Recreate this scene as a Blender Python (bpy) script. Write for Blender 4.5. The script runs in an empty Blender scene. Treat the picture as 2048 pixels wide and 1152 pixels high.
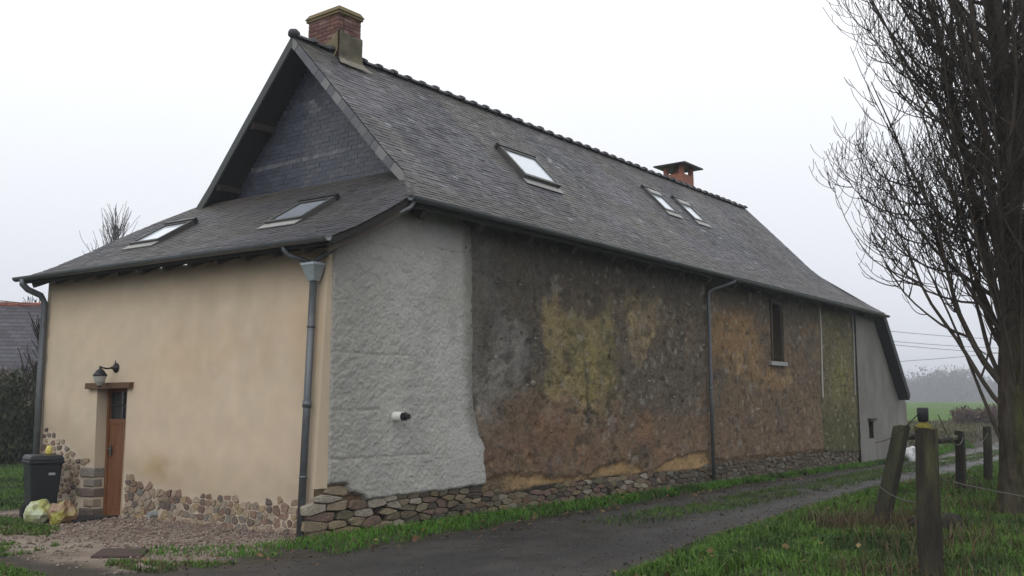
import bpy, math, random
import numpy as np
from mathutils import Vector, Matrix

sc = bpy.context.scene
R = math.radians
# ---------------------------------------------------------------- camera
cam = bpy.data.cameras.new('camera'); camo = bpy.data.objects.new('camera', cam)
sc.collection.objects.link(camo); sc.camera = camo
camo.location = (-8.159, -9.395, 1.60)
camo.rotation_euler = (R(97.074), 0, R(-52.349))
cam.sensor_width = 36; cam.lens = 34.277; cam.clip_start = .05; cam.clip_end = 3000
# ---------------------------------------------------------------- sky
W = bpy.data.worlds.new('World'); sc.world = W; W.use_nodes = True
nt = W.node_tree; N = nt.nodes; N.clear()
wo = N.new('ShaderNodeOutputWorld'); bg = N.new('ShaderNodeBackground'); bg.inputs[1].default_value = 0.1
sky = N.new('ShaderNodeTexSky'); sky.sky_type = 'NISHITA'; sky.sun_disc = False
sky.sun_elevation = R(32); sky.sun_rotation = R(-108); sky.dust_density = 4; sky.air_density = 1.5
hs = N.new('ShaderNodeHueSaturation'); hs.inputs['Saturation'].default_value = .35; hs.inputs['Value'].default_value = .7
tc = N.new('ShaderNodeTexCoord'); sep = N.new('ShaderNodeSeparateXYZ')
rp = N.new('ShaderNodeValToRGB'); e = rp.color_ramp.elements
e[0].position = .0; e[0].color = (.84, .87, .96, 1); e[1].position = .55; e[1].color = (1.42, 1.43, 1.45, 1)
k = e.new(.12); k.color = (.96, .985, 1.07, 1); k = e.new(.27); k.color = (1.12, 1.145, 1.20, 1)
nz = N.new('ShaderNodeTexNoise'); nz.inputs['Scale'].default_value = 1.6; nz.inputs['Detail'].default_value = 4
mr = N.new('ShaderNodeMapRange'); mr.inputs[3].default_value = 9.4; mr.inputs[4].default_value = 10.6
sc_ = N.new('ShaderNodeVectorMath'); sc_.operation = 'SCALE'
mx = N.new('ShaderNodeMixRGB'); mx.inputs[0].default_value = .88
L = nt.links.new
L(tc.outputs['Generated'], sep.inputs[0]); L(sep.outputs['Z'], rp.inputs[0]); L(tc.outputs['Generated'], nz.inputs['Vector'])
L(nz.outputs[0], mr.inputs[0]); L(rp.outputs[0], sc_.inputs[0]); L(mr.outputs[0], sc_.inputs['Scale'])
L(sky.outputs[0], hs.inputs['Color']); L(hs.outputs[0], mx.inputs[1]); L(sc_.outputs[0], mx.inputs[2])
L(mx.outputs[0], bg.inputs[0]); L(bg.outputs[0], wo.inputs[0])
# ---------------------------------------------------------------- sun (veiled by cloud)
sl = bpy.data.lights.new('sun', 'SUN'); sl.energy = .55; sl.angle = R(40); sl.color = (1, .97, .92)
so = bpy.data.objects.new('sun', sl); sc.collection.objects.link(so)
so.rotation_euler = (R(52), 0, R(-72)); so.location = (-20, -10, 20)
# ---------------------------------------------------------------- exposure
vs = sc.view_settings; vs.view_transform = 'Standard'; vs.look = 'None'; vs.exposure = 0; vs.gamma = 1
sc.cycles.use_denoising = True; sc.cycles.max_bounces = 6; sc.cycles.volume_bounces = 0
sc.cycles.diffuse_bounces = 3; sc.cycles.glossy_bounces = 2; sc.cycles.transparent_max_bounces = 6

rng = np.random.default_rng(7); random.seed(7)
# ================================================================ helpers
def sstep(a, b, x):
    t = np.clip((np.asarray(x, float)-a)/(b-a), 0, 1); return t*t*(3-2*t)
def _h(i, j, s):
    n = (i*374761393+j*668265263+s*1274126177) & 0xffffffff
    n = ((n ^ (n >> 13))*1274126177) & 0xffffffff
    return ((n ^ (n >> 16)) & 0xffff)/65535.
def vn(x, y, s=0):
    x = np.asarray(x, float); y = np.asarray(y, float)
    i = np.floor(x).astype(np.int64); j = np.floor(y).astype(np.int64)
    u = x-i; v = y-j; u = u*u*(3-2*u); v = v*v*(3-2*v)
    return (_h(i, j, s)*(1-u)+_h(i+1, j, s)*u)*(1-v)+(_h(i, j+1, s)*(1-u)+_h(i+1, j+1, s)*u)*v
def fbm(x, y, s=0, o=4):
    a = 0; w = .5; t = 0
    for k in range(o):
        a = a+w*vn(x*2**k+13.7*k, y*2**k+5.1*k, s+k); t += w; w *= .5
    return a/t
def lerp(a, b, t): return a+(b-a)*t
def mixc(c, d, m): return c*(1-m[..., None])+np.array(d)*m[..., None]

COL = sc.collection
def link(name, me, mat=None, parent=None, off=None):
    o = bpy.data.objects.new(name, me); COL.objects.link(o)
    if mat is not None and me is not None and not me.materials: me.materials.append(mat)
    if parent is not None:
        o.parent = parent
        if 'base' in parent: o.matrix_parent_inverse = Matrix.Translation(-Vector(parent['base']))
    return o
def thing(name, label, cat, loc, group=None):
    o = bpy.data.objects.new(name, None); COL.objects.link(o); o.location = loc
    o['base'] = tuple(loc); o.empty_display_size = .2
    return tag(o, label, cat, group)
def tag(o, label, cat=None, group=None, kind=None):
    o['label'] = label
    if cat: o['category'] = cat
    if group: o['group'] = group
    if kind: o['kind'] = kind
    return o
def mesh_np(name, V, F, C=None, smooth=False):
    """V (n,3), F (m,k) all same size or list of lists"""
    me = bpy.data.meshes.new(name)
    V = np.asarray(V, np.float32)
    if isinstance(F, np.ndarray):
        m, k = F.shape
        me.vertices.add(len(V)); me.vertices.foreach_set('co', V.ravel())
        me.loops.add(m*k); me.loops.foreach_set('vertex_index', F.astype(np.int32).ravel())
        me.polygons.add(m); me.polygons.foreach_set('loop_start', np.arange(0, m*k, k, dtype=np.int32))
        me.update(calc_edges=True); me.validate()
    else:
        me.from_pydata([tuple(map(float, v)) for v in V], [], [list(map(int, f)) for f in F])
    if C is not None:
        a = me.color_attributes.new('Col', 'FLOAT_COLOR', 'POINT')
        C = np.asarray(C, np.float32)
        if C.shape[1] == 3: C = np.hstack([C, np.ones((len(C), 1), np.float32)])
        a.data.foreach_set('color', C.ravel())
    if smooth: me.polygons.foreach_set('use_smooth', np.ones(len(me.polygons), bool))
    me.update(); return me
def grid_faces(nx, ny):
    i, j = np.meshgrid(np.arange(nx-1), np.arange(ny-1), indexing='ij')
    a = (i*ny+j).ravel(); return np.stack([a, a+ny, a+ny+1, a+1], 1)

class MB:
    def __init__(s): s.v = []; s.f = []; s.c = []; s.col = (1, 1, 1)
    def add(s, vs_, fs, c=None):
        b = len(s.v); s.v += [tuple(v) for v in vs_]; s.f += [[b+i for i in f] for f in fs]
        s.c += [c or s.col]*len(vs_)
    def box(s, c, d, M=None, taper=1., col=None):
        x, y, z = d[0]/2, d[1]/2, d[2]/2
        P = [Vector((sx*x*(taper if sz > 0 else 1), sy*y*(taper if sz > 0 else 1), sz*z)) for sz in (-1, 1) for sy in (-1, 1) for sx in (-1, 1)]
        if M is not None: P = [M @ p for p in P]
        s.add([p+Vector(c) for p in P], [(0, 2, 3, 1), (4, 5, 7, 6), (0, 1, 5, 4), (2, 6, 7, 3), (0, 4, 6, 2), (1, 3, 7, 5)], col)
    def hexa(s, P, col=None):   # 8 points: bottom 0..3 loop, top 4..7 loop
        s.add(P, [(3, 2, 1, 0), (4, 5, 6, 7), (0, 1, 5, 4), (1, 2, 6, 5), (2, 3, 7, 6), (3, 0, 4, 7)], col)
    def tube(s, pts, rad, n=8, cap=True, col=None):
        pts = [Vector(p) for p in pts]; m = len(pts)
        if not hasattr(rad, '__len__'): rad = [rad]*m
        V = []; ref = None
        for i, p in enumerate(pts):
            t = (pts[min(i+1, m-1)]-pts[max(i-1, 0)]).normalized()
            if ref is None:
                ref = Vector((0, 0, 1)) if abs(t.z) < .9 else Vector((1, 0, 0))
            u = (ref-t*ref.dot(t)).normalized(); w = t.cross(u); ref = u
            for k in range(n):
                a = 2*math.pi*k/n; V.append(p+(u*math.cos(a)+w*math.sin(a))*rad[i])
        F = [(i*n+k, i*n+(k+1) % n, (i+1)*n+(k+1) % n, (i+1)*n+k) for i in range(m-1) for k in range(n)]
        if cap: F += [tuple(range(n-1, -1, -1)), tuple((m-1)*n+k for k in range(n))]
        s.add(V, F, col)
    def lathe(s, c, prof, n=16, M=None, col=None):
        V = []
        for r, z in prof:
            for k in range(n):
                a = 2*math.pi*k/n; p = Vector((r*math.cos(a), r*math.sin(a), z)); V.append((M @ p if M else p)+Vector(c))
        m = len(prof)
        F = [(i*n+k, i*n+(k+1) % n, (i+1)*n+(k+1) % n, (i+1)*n+k) for i in range(m-1) for k in range(n)]
        F += [tuple(range(n-1, -1, -1)), tuple((m-1)*n+k for k in range(n))]
        s.add(V, F, col)
    def build(s, name, mat, parent=None, smooth=False, colors=False):
        me = bpy.data.meshes.new(name); me.from_pydata(s.v, [], s.f)
        if colors:
            a = me.color_attributes.new('Col', 'FLOAT_COLOR', 'POINT')
            a.data.foreach_set('color', np.hstack([np.array(s.c, np.float32), np.ones((len(s.c), 1), np.float32)]).ravel())
        if smooth: me.polygons.foreach_set('use_smooth', np.ones(len(me.polygons), bool))
        me.update(); return link(name, me, mat, parent)

def M(name, col=(.5, .5, .5), attr=False, rand=None, var=.25, vs=6., vs2=45., rough=.85, rvar=.1, bump=.3, bscale=60., bdist=.01, spec=.3, metal=0., stretch=None, jitter=0.):
    m = bpy.data.materials.new(name); m.use_nodes = True; t = m.node_tree; n = t.nodes; l = t.links.new
    b = n['Principled BSDF']; b.inputs['Metallic'].default_value = metal; b.inputs['Specular IOR Level'].default_value = spec
    g = n.new('ShaderNodeNewGeometry'); pos = g.outputs['Position']
    if stretch:
        mp = n.new('ShaderNodeMapping'); mp.inputs['Scale'].default_value = stretch; l(pos, mp.inputs[0]); pos = mp.outputs[0]
    if attr:
        a = n.new('ShaderNodeAttribute'); a.attribute_name = 'Col'; src = a.outputs['Color']
    elif rand:
        oi = n.new('ShaderNodeObjectInfo'); cr = n.new('ShaderNodeValToRGB'); cr.color_ramp.interpolation = 'CONSTANT'
        el = cr.color_ramp.elements
        for i, c in enumerate(rand):
            x = el[i] if i < 2 else el.new(i/len(rand))
            if i < 2: x.position = i/len(rand)
            x.color = (*c, 1)
        l(oi.outputs['Random'], cr.inputs[0]); src = cr.outputs[0]
    else:
        r = n.new('ShaderNodeRGB'); r.outputs[0].default_value = (*col, 1); src = r.outputs[0]
    n1 = n.new('ShaderNodeTexNoise'); n1.inputs['Scale'].default_value = vs; n1.inputs['Detail'].default_value = 5; n1.inputs['Roughness'].default_value = .65; l(pos, n1.inputs['Vector'])
    n2 = n.new('ShaderNodeTexNoise'); n2.inputs['Scale'].default_value = vs2; n2.inputs['Detail'].default_value = 3; l(pos, n2.inputs['Vector'])
    ad = n.new('ShaderNodeMath'); ad.operation = 'ADD'; l(n1.outputs[0], ad.inputs[0]); l(n2.outputs[0], ad.inputs[1])
    mr = n.new('ShaderNodeMapRange'); mr.inputs[1].default_value = .55; mr.inputs[2].default_value = 1.45; mr.inputs[3].default_value = 1-var; mr.inputs[4].default_value = 1+var; l(ad.outputs[0], mr.inputs[0])
    mu = n.new('ShaderNodeVectorMath'); mu.operation = 'SCALE'; l(src, mu.inputs[0]); l(mr.outputs[0], mu.inputs['Scale'])
    l(mu.outputs[0], b.inputs['Base Color'])
    rr = n.new('ShaderNodeMapRange'); rr.inputs[1].default_value = .3; rr.inputs[2].default_value = .7; rr.inputs[3].default_value = max(.03, rough-rvar); rr.inputs[4].default_value = min(1, rough+rvar)
    l(n1.outputs[0], rr.inputs[0]); l(rr.outputs[0], b.inputs['Roughness'])
    if bump:
        n3 = n.new('ShaderNodeTexNoise'); n3.inputs['Scale'].default_value = bscale; n3.inputs['Detail'].default_value = 4; l(pos, n3.inputs['Vector'])
        bp = n.new('ShaderNodeBump'); bp.inputs['Strength'].default_value = bump; bp.inputs['Distance'].default_value = bdist
        l(n3.outputs[0], bp.inputs['Height']); l(bp.outputs[0], b.inputs['Normal'])
    return m

# ---------------------------------------------------------------- materials
m_attr_wall = M('earth_wall', attr=True, var=.42, vs=7, vs2=24, bump=.8, bscale=22, bdist=.03, spec=.15)
m_lime = M('lime_render', attr=True, var=.07, vs=3, vs2=90, bump=.35, bscale=110, bdist=.006, spec=.15, rough=.92)
m_cement = M('cement_render', attr=True, var=.14, vs=6, vs2=24, bump=.8, bscale=22, bdist=.025, spec=.2)
m_cement2 = M('smooth_cement', attr=True, var=.14, vs=2.2, vs2=30, bump=.3, bscale=30, bdist=.01, spec=.2)
m_slate = M('slate', attr=True, var=.42, vs=5, vs2=28, bump=.3, bscale=80, bdist=.004, spec=.34, rough=.56, rvar=.16)
m_slate_g = M('gable_slate', rand=[(.038, .045, .066), (.047, .052, .074), (.033, .040, .058), (.055, .058, .078), (.042, .046, .064), (.062, .066, .082), (.036, .043, .066)], var=.2, vs=9, spec=.45, rough=.45, bump=.25, bdist=.004)
m_verge = M('verge_slate', rand=[(.14, .145, .15), (.17, .17, .175), (.11, .115, .13), (.20, .20, .20), (.13, .13, .145)], var=.25, rough=.6)
m_ridge = M('ridge_tile', rand=[(.035, .036, .042), (.045, .045, .05), (.03, .032, .036), (.055, .055, .06)], var=.3, rough=.5)
m_deck = M('roof_deck', (.028, .026, .024), var=.3, rough=.9)
m_wood_old = M('weathered_timber', (.06, .05, .038), var=.35, vs=8, stretch=(1, 1, .15), rough=.85, bump=.5)
m_zinc = M('zinc', (.115, .125, .135), var=.3, vs=7, rough=.45, metal=.5, spec=.5, bump=.08)
m_zinc_new = M('new_zinc', (.42, .47, .5), var=.15, vs=10, rough=.38, metal=.6, bump=.05)
m_stone = M('fieldstone', rand=[(.20, .15, .11), (.26, .205, .15), (.13, .10, .082), (.30, .24, .18), (.20, .13, .095), (.18, .16, .138), (.27, .21, .152), (.16, .105, .08), (.28, .21, .13), (.23, .19, .152), (.115, .09, .078), (.215, .145, .108), (.31, .26, .20)], var=.38, vs=14, rough=.85, bump=.7, bscale=38, bdist=.02)
m_stone2 = M('wall_rubble', rand=[(.13, .105, .07), (.18, .15, .10), (.085, .07, .055), (.15, .10, .07), (.28, .25, .20), (.19, .15, .085), (.07, .06, .05), (.12, .11, .07), (.16, .11, .085), (.22, .18, .12)], var=.4, vs=11, rough=.85, bump=.8, bscale=36, bdist=.025)
m_rubble_far = M('far_rubble', attr=True, var=.35, vs=12, rough=.85, bump=.6, bscale=45)
m_brick = M('chimney_brick', rand=[(.15, .074, .06), (.13, .062, .052), (.175, .09, .074), (.115, .056, .048), (.20, .12, .10), (.145, .076, .064)], var=.3, vs=14, rough=.85, bump=.4)
m_mortar = M('old_mortar', (.17, .16, .13), var=.3, vs=10, rough=.9, bump=.5)
m_capstone = M('mossy_cap', (.16, .125, .06), var=.45, vs=8, rough=.95, bump=.6)
m_flaunch = M('mossy_cement', attr=True, var=.35, vs=7, rough=.9, bump=.5)
m_terra = M('terracotta', (.29, .115, .08), var=.2, vs=6, rough=.8)
m_black = M('black_metal', (.018, .019, .021), var=.2, rough=.45, bump=.05)
m_frame = M('skylight_frame', (.075, .075, .072), var=.25, rough=.5, metal=.2, bump=.05)
m_flash = M('lead_flashing', (.30, .30, .29), var=.3, rough=.55, metal=.2)
m_pane = M('skylight_pane', (.60, .66, .72), var=.03, rough=.08, rvar=.02, bump=0, spec=.6)
m_pane_dim = M('dim_skylight_pane', (.26, .29, .33), var=.12, vs=3, rough=.1, rvar=.03, bump=0, spec=.5)
m_pane_dark = M('door_glass', (.02, .024, .026), var=.1, rough=.12, rvar=.05, bump=0, spec=.5)
m_door = M('varnished_door', (.15, .066, .03), var=.55, vs=4, vs2=14, stretch=(3, 6, .35), rough=.5, bump=.15)
m_lintel = M('oak_lintel', (.115, .065, .038), var=.35, stretch=(6, 1, 6), rough=.8, bump=.5)
m_oldwood_dark = M('dark_old_wood', (.04, .032, .026), var=.4, stretch=(4, 4, .4), rough=.85, bump=.5)
m_post = M('post_timber', attr=True, var=.4, vs=6, vs2=30, stretch=(1.6, 1.6, .35), rough=.9, bump=.8, bscale=40, bdist=.02)
m_wire = M('fence_wire', (.10, .095, .09), rough=.6, metal=.4, bump=0)
m_binp = M('bin_plastic', (.018, .021, .025), var=.15, rough=.42, rvar=.08, bump=.08, bscale=150)
m_rubber = M('rubber', (.012, .012, .012), rough=.8)
m_white = M('white_paint', (.75, .75, .72), var=.08, rough=.5, bump=.05)
m_bag1 = M('pale_green_bag', attr=True, var=.12, rough=.35, bump=.1, spec=.5)
m_tarp = M('white_tarp', (.62, .64, .66), var=.18, rough=.4, bump=.2)
m_rust = M('rusty_plate', (.055, .035, .03), var=.4, vs=9, rough=.75, bump=.5)
m_ground = M('soil', attr=True, var=.4, vs=4, vs2=40, rough=.95, bump=.8, bscale=35, bdist=.03, spec=.15)
m_road = M('wet_track', attr=True, var=.4, vs=1.7, vs2=30, rough=.56, rvar=.22, bump=.7, bscale=60, bdist=.012, spec=.25)
m_grass = M('grass_blades', attr=True, var=.15, vs=2, bump=0, rough=.6, spec=.25)
m_pebble = M('pebbles', attr=True, var=.2, rough=.85, bump=.2)
m_bark = M('poplar_bark', attr=True, var=.6, vs=5, vs2=20, stretch=(1, 1, .28), rough=.95, bump=1., bscale=17, bdist=.07, spec=.12)
m_twig = M('bare_twigs', (.042, .036, .03), var=.3, bump=0, rough=.9, spec=.15)
m_leaf = M('hedge_leaves', attr=True, var=.25, bump=0, rough=.65, spec=.25)
m_roof_n = M('neighbour_slate', attr=True, var=.3, vs=2.5, rough=.6)
m_wall_n = M('neighbour_wall', (.20, .17, .13), var=.3, rough=.9)
m_glass_lamp = M('lamp_glass', (.34, .35, .32), var=.08, rough=.2, bump=.1, spec=.5)
# ================================================================ ground
NX = np.array([-40, -6, -4.5, -2.5, -1.2, .09, 2.8, 7.2, 11.3, 17.5, 24.3, 32, 60, 400.])
NY = np.array([-40, -13, -9.5, -6.4, -4.9, -4.23, -3.82, -3.33, -3.24, -3.05, -2.7, -2.4, -1.5, 8.])
FX = np.array([-40, -3.2, -1.6, -.9, 1.5, 3.9, 6.9, 11.9, 18, 22.6, 31, 60, 400.])
FY = np.array([6., -.3, -.75, -1.1, -.98, -.82, -.78, -.55, -.5, -.5, -.6, 1.2, 10.])
def yN(x): return np.interp(x, NX, NY)
def yF(x): return np.interp(x, FX, FY)
def gz(x, y):
    x = np.asarray(x, float); y = np.asarray(y, float)
    d = yN(x)-y
    b = sstep(-.05, 1.5, d)
    z = b*(.36+.10*(fbm(x*.8, y*.8, 3)-.5))+b*.05*(fbm(x*3, y*3, 4)-.5)
    z = z*(1-sstep(9, 16, x)*.45)
    v = sstep(-.02, .35, y-yF(x))*(1-sstep(-.25, .0, y))*(x > -1.)*(x < 26)     # verge hump by the wall
    z = z+.05*v
    r = (x+8.2)*.97+(y+9.4)*.25
    side = sstep(-3.2, -2.2, y-yN(x)+.8*0)
    rise = np.interp(r, [33, 37, 60, 100, 150, 260, 420, 700], [0, .42, .95, 1.4, 2.0, 2.5, 3.6, 5])
    z = z+rise*sstep(24, 30, x)*sstep(.2, 2.2, np.abs(y-(yN(x)+yF(x))/2))
    z = z+.02*(fbm(x*1.3, y*1.3, 9)-.5)*(1-b)
    # low gravel bank against the end wall, wall side
    g = sstep(1.3, .1, -.0734*y-x)*sstep(-.1, .3, y)*(1-sstep(3.6, 4.2, y))*(x < .3)
    z = z+.07*g
    far = sstep(30, 90, np.hypot(x-5, y-3)); z = z+far*(y > 7)*.8*sstep(7, 60, y)
    return z
def ladder(lo, a, b, hi, st, g=1.13):
    mid = list(np.arange(a, b, st)); up = []; s = st; p = mid[-1]
    while p < hi: s *= g; p += s; up.append(p)
    dn = []; s = st; p = a
    while p > lo: s *= g; p -= s; dn.append(p)
    return np.array(dn[::-1]+mid+up)
gxs = ladder(-500, -5, 30, 640, .11); gys = ladder(-500, -11, 9, 640, .11)
X, Y = np.meshgrid(gxs, gys, indexing='ij'); Z = gz(X, Y)
def in_poly(x, y, P):
    x = np.asarray(x); y = np.asarray(y); r = np.zeros(x.shape, bool); n = len(P)
    for i in range(n):
        (x1, y1), (x2, y2) = P[i], P[(i+1) % n]
        c = ((y1 > y) != (y2 > y)); xx = (x2-x1)*(y-y1)/((y2-y1) if y2 != y1 else 1e-9)+x1
        r ^= c & (x < xx)
    return r
fine = fbm(X*2.2, Y*2.2, 21); big = fbm(X*.5, Y*.5, 22)
c = np.ones(X.shape+(3,))*np.array([.055, .047, .038])                 # soil
bank = sstep(-.1, .3, yN(X)-Y+.5*(fine-.5))
c = mixc(c, (.022, .034, .011), bank*.92)
c = mixc(c, (.05, .042, .024), bank*sstep(.5, .75, fbm(X*1.1, Y*1.1, 33))*.5)
lawn = sstep(6.3, 7.0, Y+.4*(fine-.5))*(X < 40); c = mixc(c, (.036, .062, .017), lawn)
gravel = sstep(-3.0, -2.4, X+.5*(fine-.5))*sstep(-.6, -.1, Y+X*.0+.0)*(1-sstep(6.2, 6.8, Y))*(X < .8)
c = mixc(c, (.21, .17, .14), gravel)
c = mixc(c, (.26, .225, .18), gravel*sstep(.45, .62, fbm(X*1.2+3, Y*.8, 41))*sstep(-1.4, -2.2, X)*.8)
field = (X > 28)&(Y > yF(X)+1.0)
r_ = (X+8.2)*.97+(Y+9.4)*.25
fm = sstep(28, 30, X)*sstep(.6, 1.6, Y-yF(X))
c = mixc(c, (.05, .062, .02), fm*sstep(36, 33.5, r_))
c = mixc(c, (.15, .065, .035), fm*sstep(33.8, 34.8, r_)*sstep(37.2, 36., r_))
c = mixc(c, (.115, .105, .06), fm*sstep(36., 37., r_)*sstep(62, 55, r_))
c = mixc(c, (.075, .135, .03), fm*sstep(56, 62, r_))
fm2 = sstep(14, 22, X)*bank; c = mixc(c, (.05, .075, .02), fm2)
c = mixc(c, (.06, .09, .025), sstep(60, 100, np.hypot(X, Y))*(1-sstep(56, 62, r_)*fm)*.8)
c *= (.75+.5*fine)[..., None]
V = np.stack([X, Y, Z], -1).reshape(-1, 3)
o = link('ground', mesh_np('ground', V, grid_faces(len(gxs), len(gys)), c.reshape(-1, 3), True), m_ground)
tag(o, 'damp earth, gravel and grass ground around the farmhouse', kind='structure')

# road sheet
xs = np.concatenate([np.arange(-7, 32, .12), 32*1.035**np.arange(0, 40)]); ts = np.linspace(0, 1, 44)
X, T = np.meshgrid(xs, ts, indexing='ij')
jn = .35*(fbm(X*1.7, X*0+1, 51)-.5)+.22*(fbm(X*6, X*0+2, 52)-.5); jf = .22*(fbm(X*1.9, X*0+5, 53)-.5)+.16*(fbm(X*6, X*0+7, 54)-.5)
Yn = np.maximum(yN(X), -14)+jn-.08; Yf = np.minimum(yF(X), 3.)+jf+.03
Y = lerp(Yn, Yf, T); wdt = Yf-Yn
edge = np.minimum(T, 1-T)
Z = gz(X, Y)*sstep(.0, .03, edge)+.006+.02*sstep(0, .12, edge)
Z = np.maximum(Z, gz(X, Y)+.006*sstep(.0, .02, edge)-.02*(1-sstep(0, .02, edge)))
u = Y-(-2.15+.55*sstep(3, 24, X))
strip = np.exp(-(u/.34)**2)*sstep(2.5, 5.5, X)
rut = (np.exp(-((u-.75)/.3)**2)+np.exp(-((u+.78)/.3)**2))*sstep(1, 6, X)
Z = Z+.05*strip-.015*rut+.012*(fbm(X*3, Y*3, 58)-.5)*sstep(0, .05, edge)
c = np.ones(X.shape+(3,))*np.array([.027, .0255, .025])
n1 = fbm(X*.7, Y*1.6, 61); n2 = fbm(X*4, Y*4, 62)
c = mixc(c, (.046, .042, .039), sstep(.45, .7, n1)*.7)
c = mixc(c, (.075, .073, .072), rut*.6)
c = mixc(c, (.032, .04, .014), np.clip(strip*1.3*sstep(.3, .6, n2), 0, 1))
c = mixc(c, (.035, .03, .02), (1-sstep(.02, .12, edge+.06*(n2-.5)))*.8)
c *= (.8+.4*n2)[..., None]
o = link('road', mesh_np('road', np.stack([X, Y, Z], -1).reshape(-1, 3), grid_faces(len(xs), len(ts)), c.reshape(-1, 3), True), m_road)
tag(o, 'wet grey farm track with grassy middle running past the long wall', kind='structure')
def road_z(x, y): return gz(x, y)+.03

# ================================================================ farmhouse
house = thing('farmhouse', 'long stone and earth farmhouse with slate roof, beige end wall and chimneys', 'farmhouse', (0, 0, 0))
def PE(s, z, out=0.): return (-.0734*s+.05*z-out, s, z)         # end wall: s along the wall, out = towards the yard
# ---- end wall (lime render)
ss = np.unique(np.round(np.concatenate([np.linspace(0, 3.79, 96), np.linspace(3.79, 4.45, 14), np.linspace(4.45, 5.84, 36)]), 4))
zz = np.unique(np.round(np.concatenate([np.linspace(-.25, 0, 5), np.linspace(0, 1.91, 52), np.linspace(1.91, 3.66, 46)]), 4))
S0, Zz = np.meshgrid(ss, zz, indexing='ij'); lean = np.interp(S0, [0, .5, 3.79, 4.45, 5.84], [0, .01, .055, .095, .10]); S = S0+lean*np.clip(Zz, 0, 4)
n1 = fbm(S*.9, Zz*.9, 71); n2 = fbm(S*5, Zz*5, 72); n3 = fbm(S*2.2, Zz*2.2, 73)
def e_bound(s):  # top of the stone band
    return np.interp(s, [0, .2, 1.3, 2.1, 2.85, 3.4, 3.7, 3.95, 4.3, 4.5, 5.0, 5.35, 5.9, 6.2], [.47, .47, .48, .49, .53, .60, .74, .8, .8, .80, .97, 1.15, 1.36, 1.4])
band = sstep(.06, -.10, Zz-e_bound(S)+.12*(n3-.5))
out = .010*(n2-.5)+.03*(n1-.5)-.012*band
c = np.ones(S.shape+(3,))*np.array([.55, .452, .335])
c = mixc(c, (.54, .405, .265), sstep(.42, .7, n1)*.6*sstep(1.3, 2.6, Zz))
c = mixc(c, (.60, .52, .415), np.exp(-((S-1.6)/.75)**2-((Zz-2.35)/.75)**2)*sstep(.3, .6, n3)*.55)
c = mixc(c, (.37, .26, .13), np.exp(-((S-2.9)/.65)**2-((Zz-.78)/.22)**2)*sstep(.25, .6, n3)*.85)
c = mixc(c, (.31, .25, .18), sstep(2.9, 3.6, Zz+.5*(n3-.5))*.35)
c = mixc(c, (.46, .385, .295), sstep(.55, .75, fbm(S*.5+4, Zz*.5, 77))*.3)
n6 = fbm(S*3.2, Zz*.55, 78); n7 = fbm(S*1.4+3, Zz*1.4+8, 79)
c = mixc(c, (.43, .345, .245), sstep(.50, .68, n6)*.35*sstep(.4, 3.4, Zz))
c = mixc(c, (.46, .395, .305), sstep(.45, .62, n7)*sstep(2.2, 5.2, S)*.5)
c = mixc(c, (.52, .41, .32), sstep(.48, .66, fbm(S*1.1, Zz*1.6+20, 81))*sstep(2.2, .9, Zz)*.45)
c = c*(.93+.14*n2)[..., None]
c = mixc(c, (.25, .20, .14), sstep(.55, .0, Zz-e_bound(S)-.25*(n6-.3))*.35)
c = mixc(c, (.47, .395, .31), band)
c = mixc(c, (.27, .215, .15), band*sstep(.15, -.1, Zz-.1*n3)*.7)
P = np.stack([-.0734*S+.05*Zz-out, S, Zz], -1).reshape(-1, 3)
F = grid_faces(len(ss), len(zz))
cs = (S0.reshape(-1)[F].mean(1), Zz.reshape(-1)[F].mean(1))
keep = ~((cs[0] > 3.79)&(cs[0] < 4.45)&(cs[1] < 1.91)&(cs[1] > 0))
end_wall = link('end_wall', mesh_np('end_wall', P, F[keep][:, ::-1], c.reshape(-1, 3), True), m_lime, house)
# corner strip of lime render returning on the long wall
zs = np.linspace(.62, 3.66, 90); w = .2+.012*np.array([vn(z*9, 1, 80) for z in zs])
V = []; Fc = []
for i, z in enumerate(zs):
    x0 = .05*z-.018
    V += [(x0, .03, z), (x0, -.028, z), (.05*z*.3+w[i], -.03, z), (.05*z*.3+w[i]+.004, .03, z)]
for i in range(len(zs)-1):
    for k in range(3): a = i*4+k; Fc.append((a, a+1, a+5, a+4))
o = link('corner_render', mesh_np('corner_render', V, Fc, np.ones((len(V), 3))*np.array([.52, .425, .31])), m_lime, house)

# ---- long wall (earth)
xs_ = np.unique(np.round(np.concatenate([np.linspace(0, 14.2, 400), np.linspace(14.2, 14.98, 22), np.linspace(14.98, 20.4, 120)]), 4))
zt = np.unique(np.round(np.concatenate([np.linspace(-.25, 2.76, 84), np.linspace(2.76, 4.25, 42), np.linspace(4.25, 4.6, 8)]), 4))
X, Zt = np.meshgrid(xs_, zt, indexing='ij')
top = np.interp(X, [0, .2, 1.35, 1.6, 30], [3.6, 3.66, 4.4, 4.6, 4.6]); Zz = np.where(X < 1.7, Zt*top/4.6, Zt)
Xw = X+.05*np.clip(Zz, 0, 4)*np.clip(1-X/1.2, 0, 1)
n1 = fbm(X*.8, Zz*.8, 101); n2 = fbm(X*3, Zz*3, 102); n3 = fbm(X*9, Zz*9, 103); n4 = fbm(X*1.6+9, Zz*1.6, 104)
wx = X+.9*(n4-.5)+.4*(n2-.5); wz = Zz+.8*(fbm(X*1.6, Zz*1.6+40, 105)-.5)+.4*(fbm(X*4, Zz*4, 106)-.5)
def blob(x0, z0, rx, rz, soft=.5): return 1-sstep(1-soft, 1+soft, np.hypot((wx-x0)/rx, (wz-z0)/rz))
def rect(x0, x1, z0, z1, s=.12): return sstep(x0-s, x0+s, wx)*sstep(x1+s, x1-s, wx)*sstep(z0-s, z0+s, wz)*sstep(z1+s, z1-s, wz)
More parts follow.
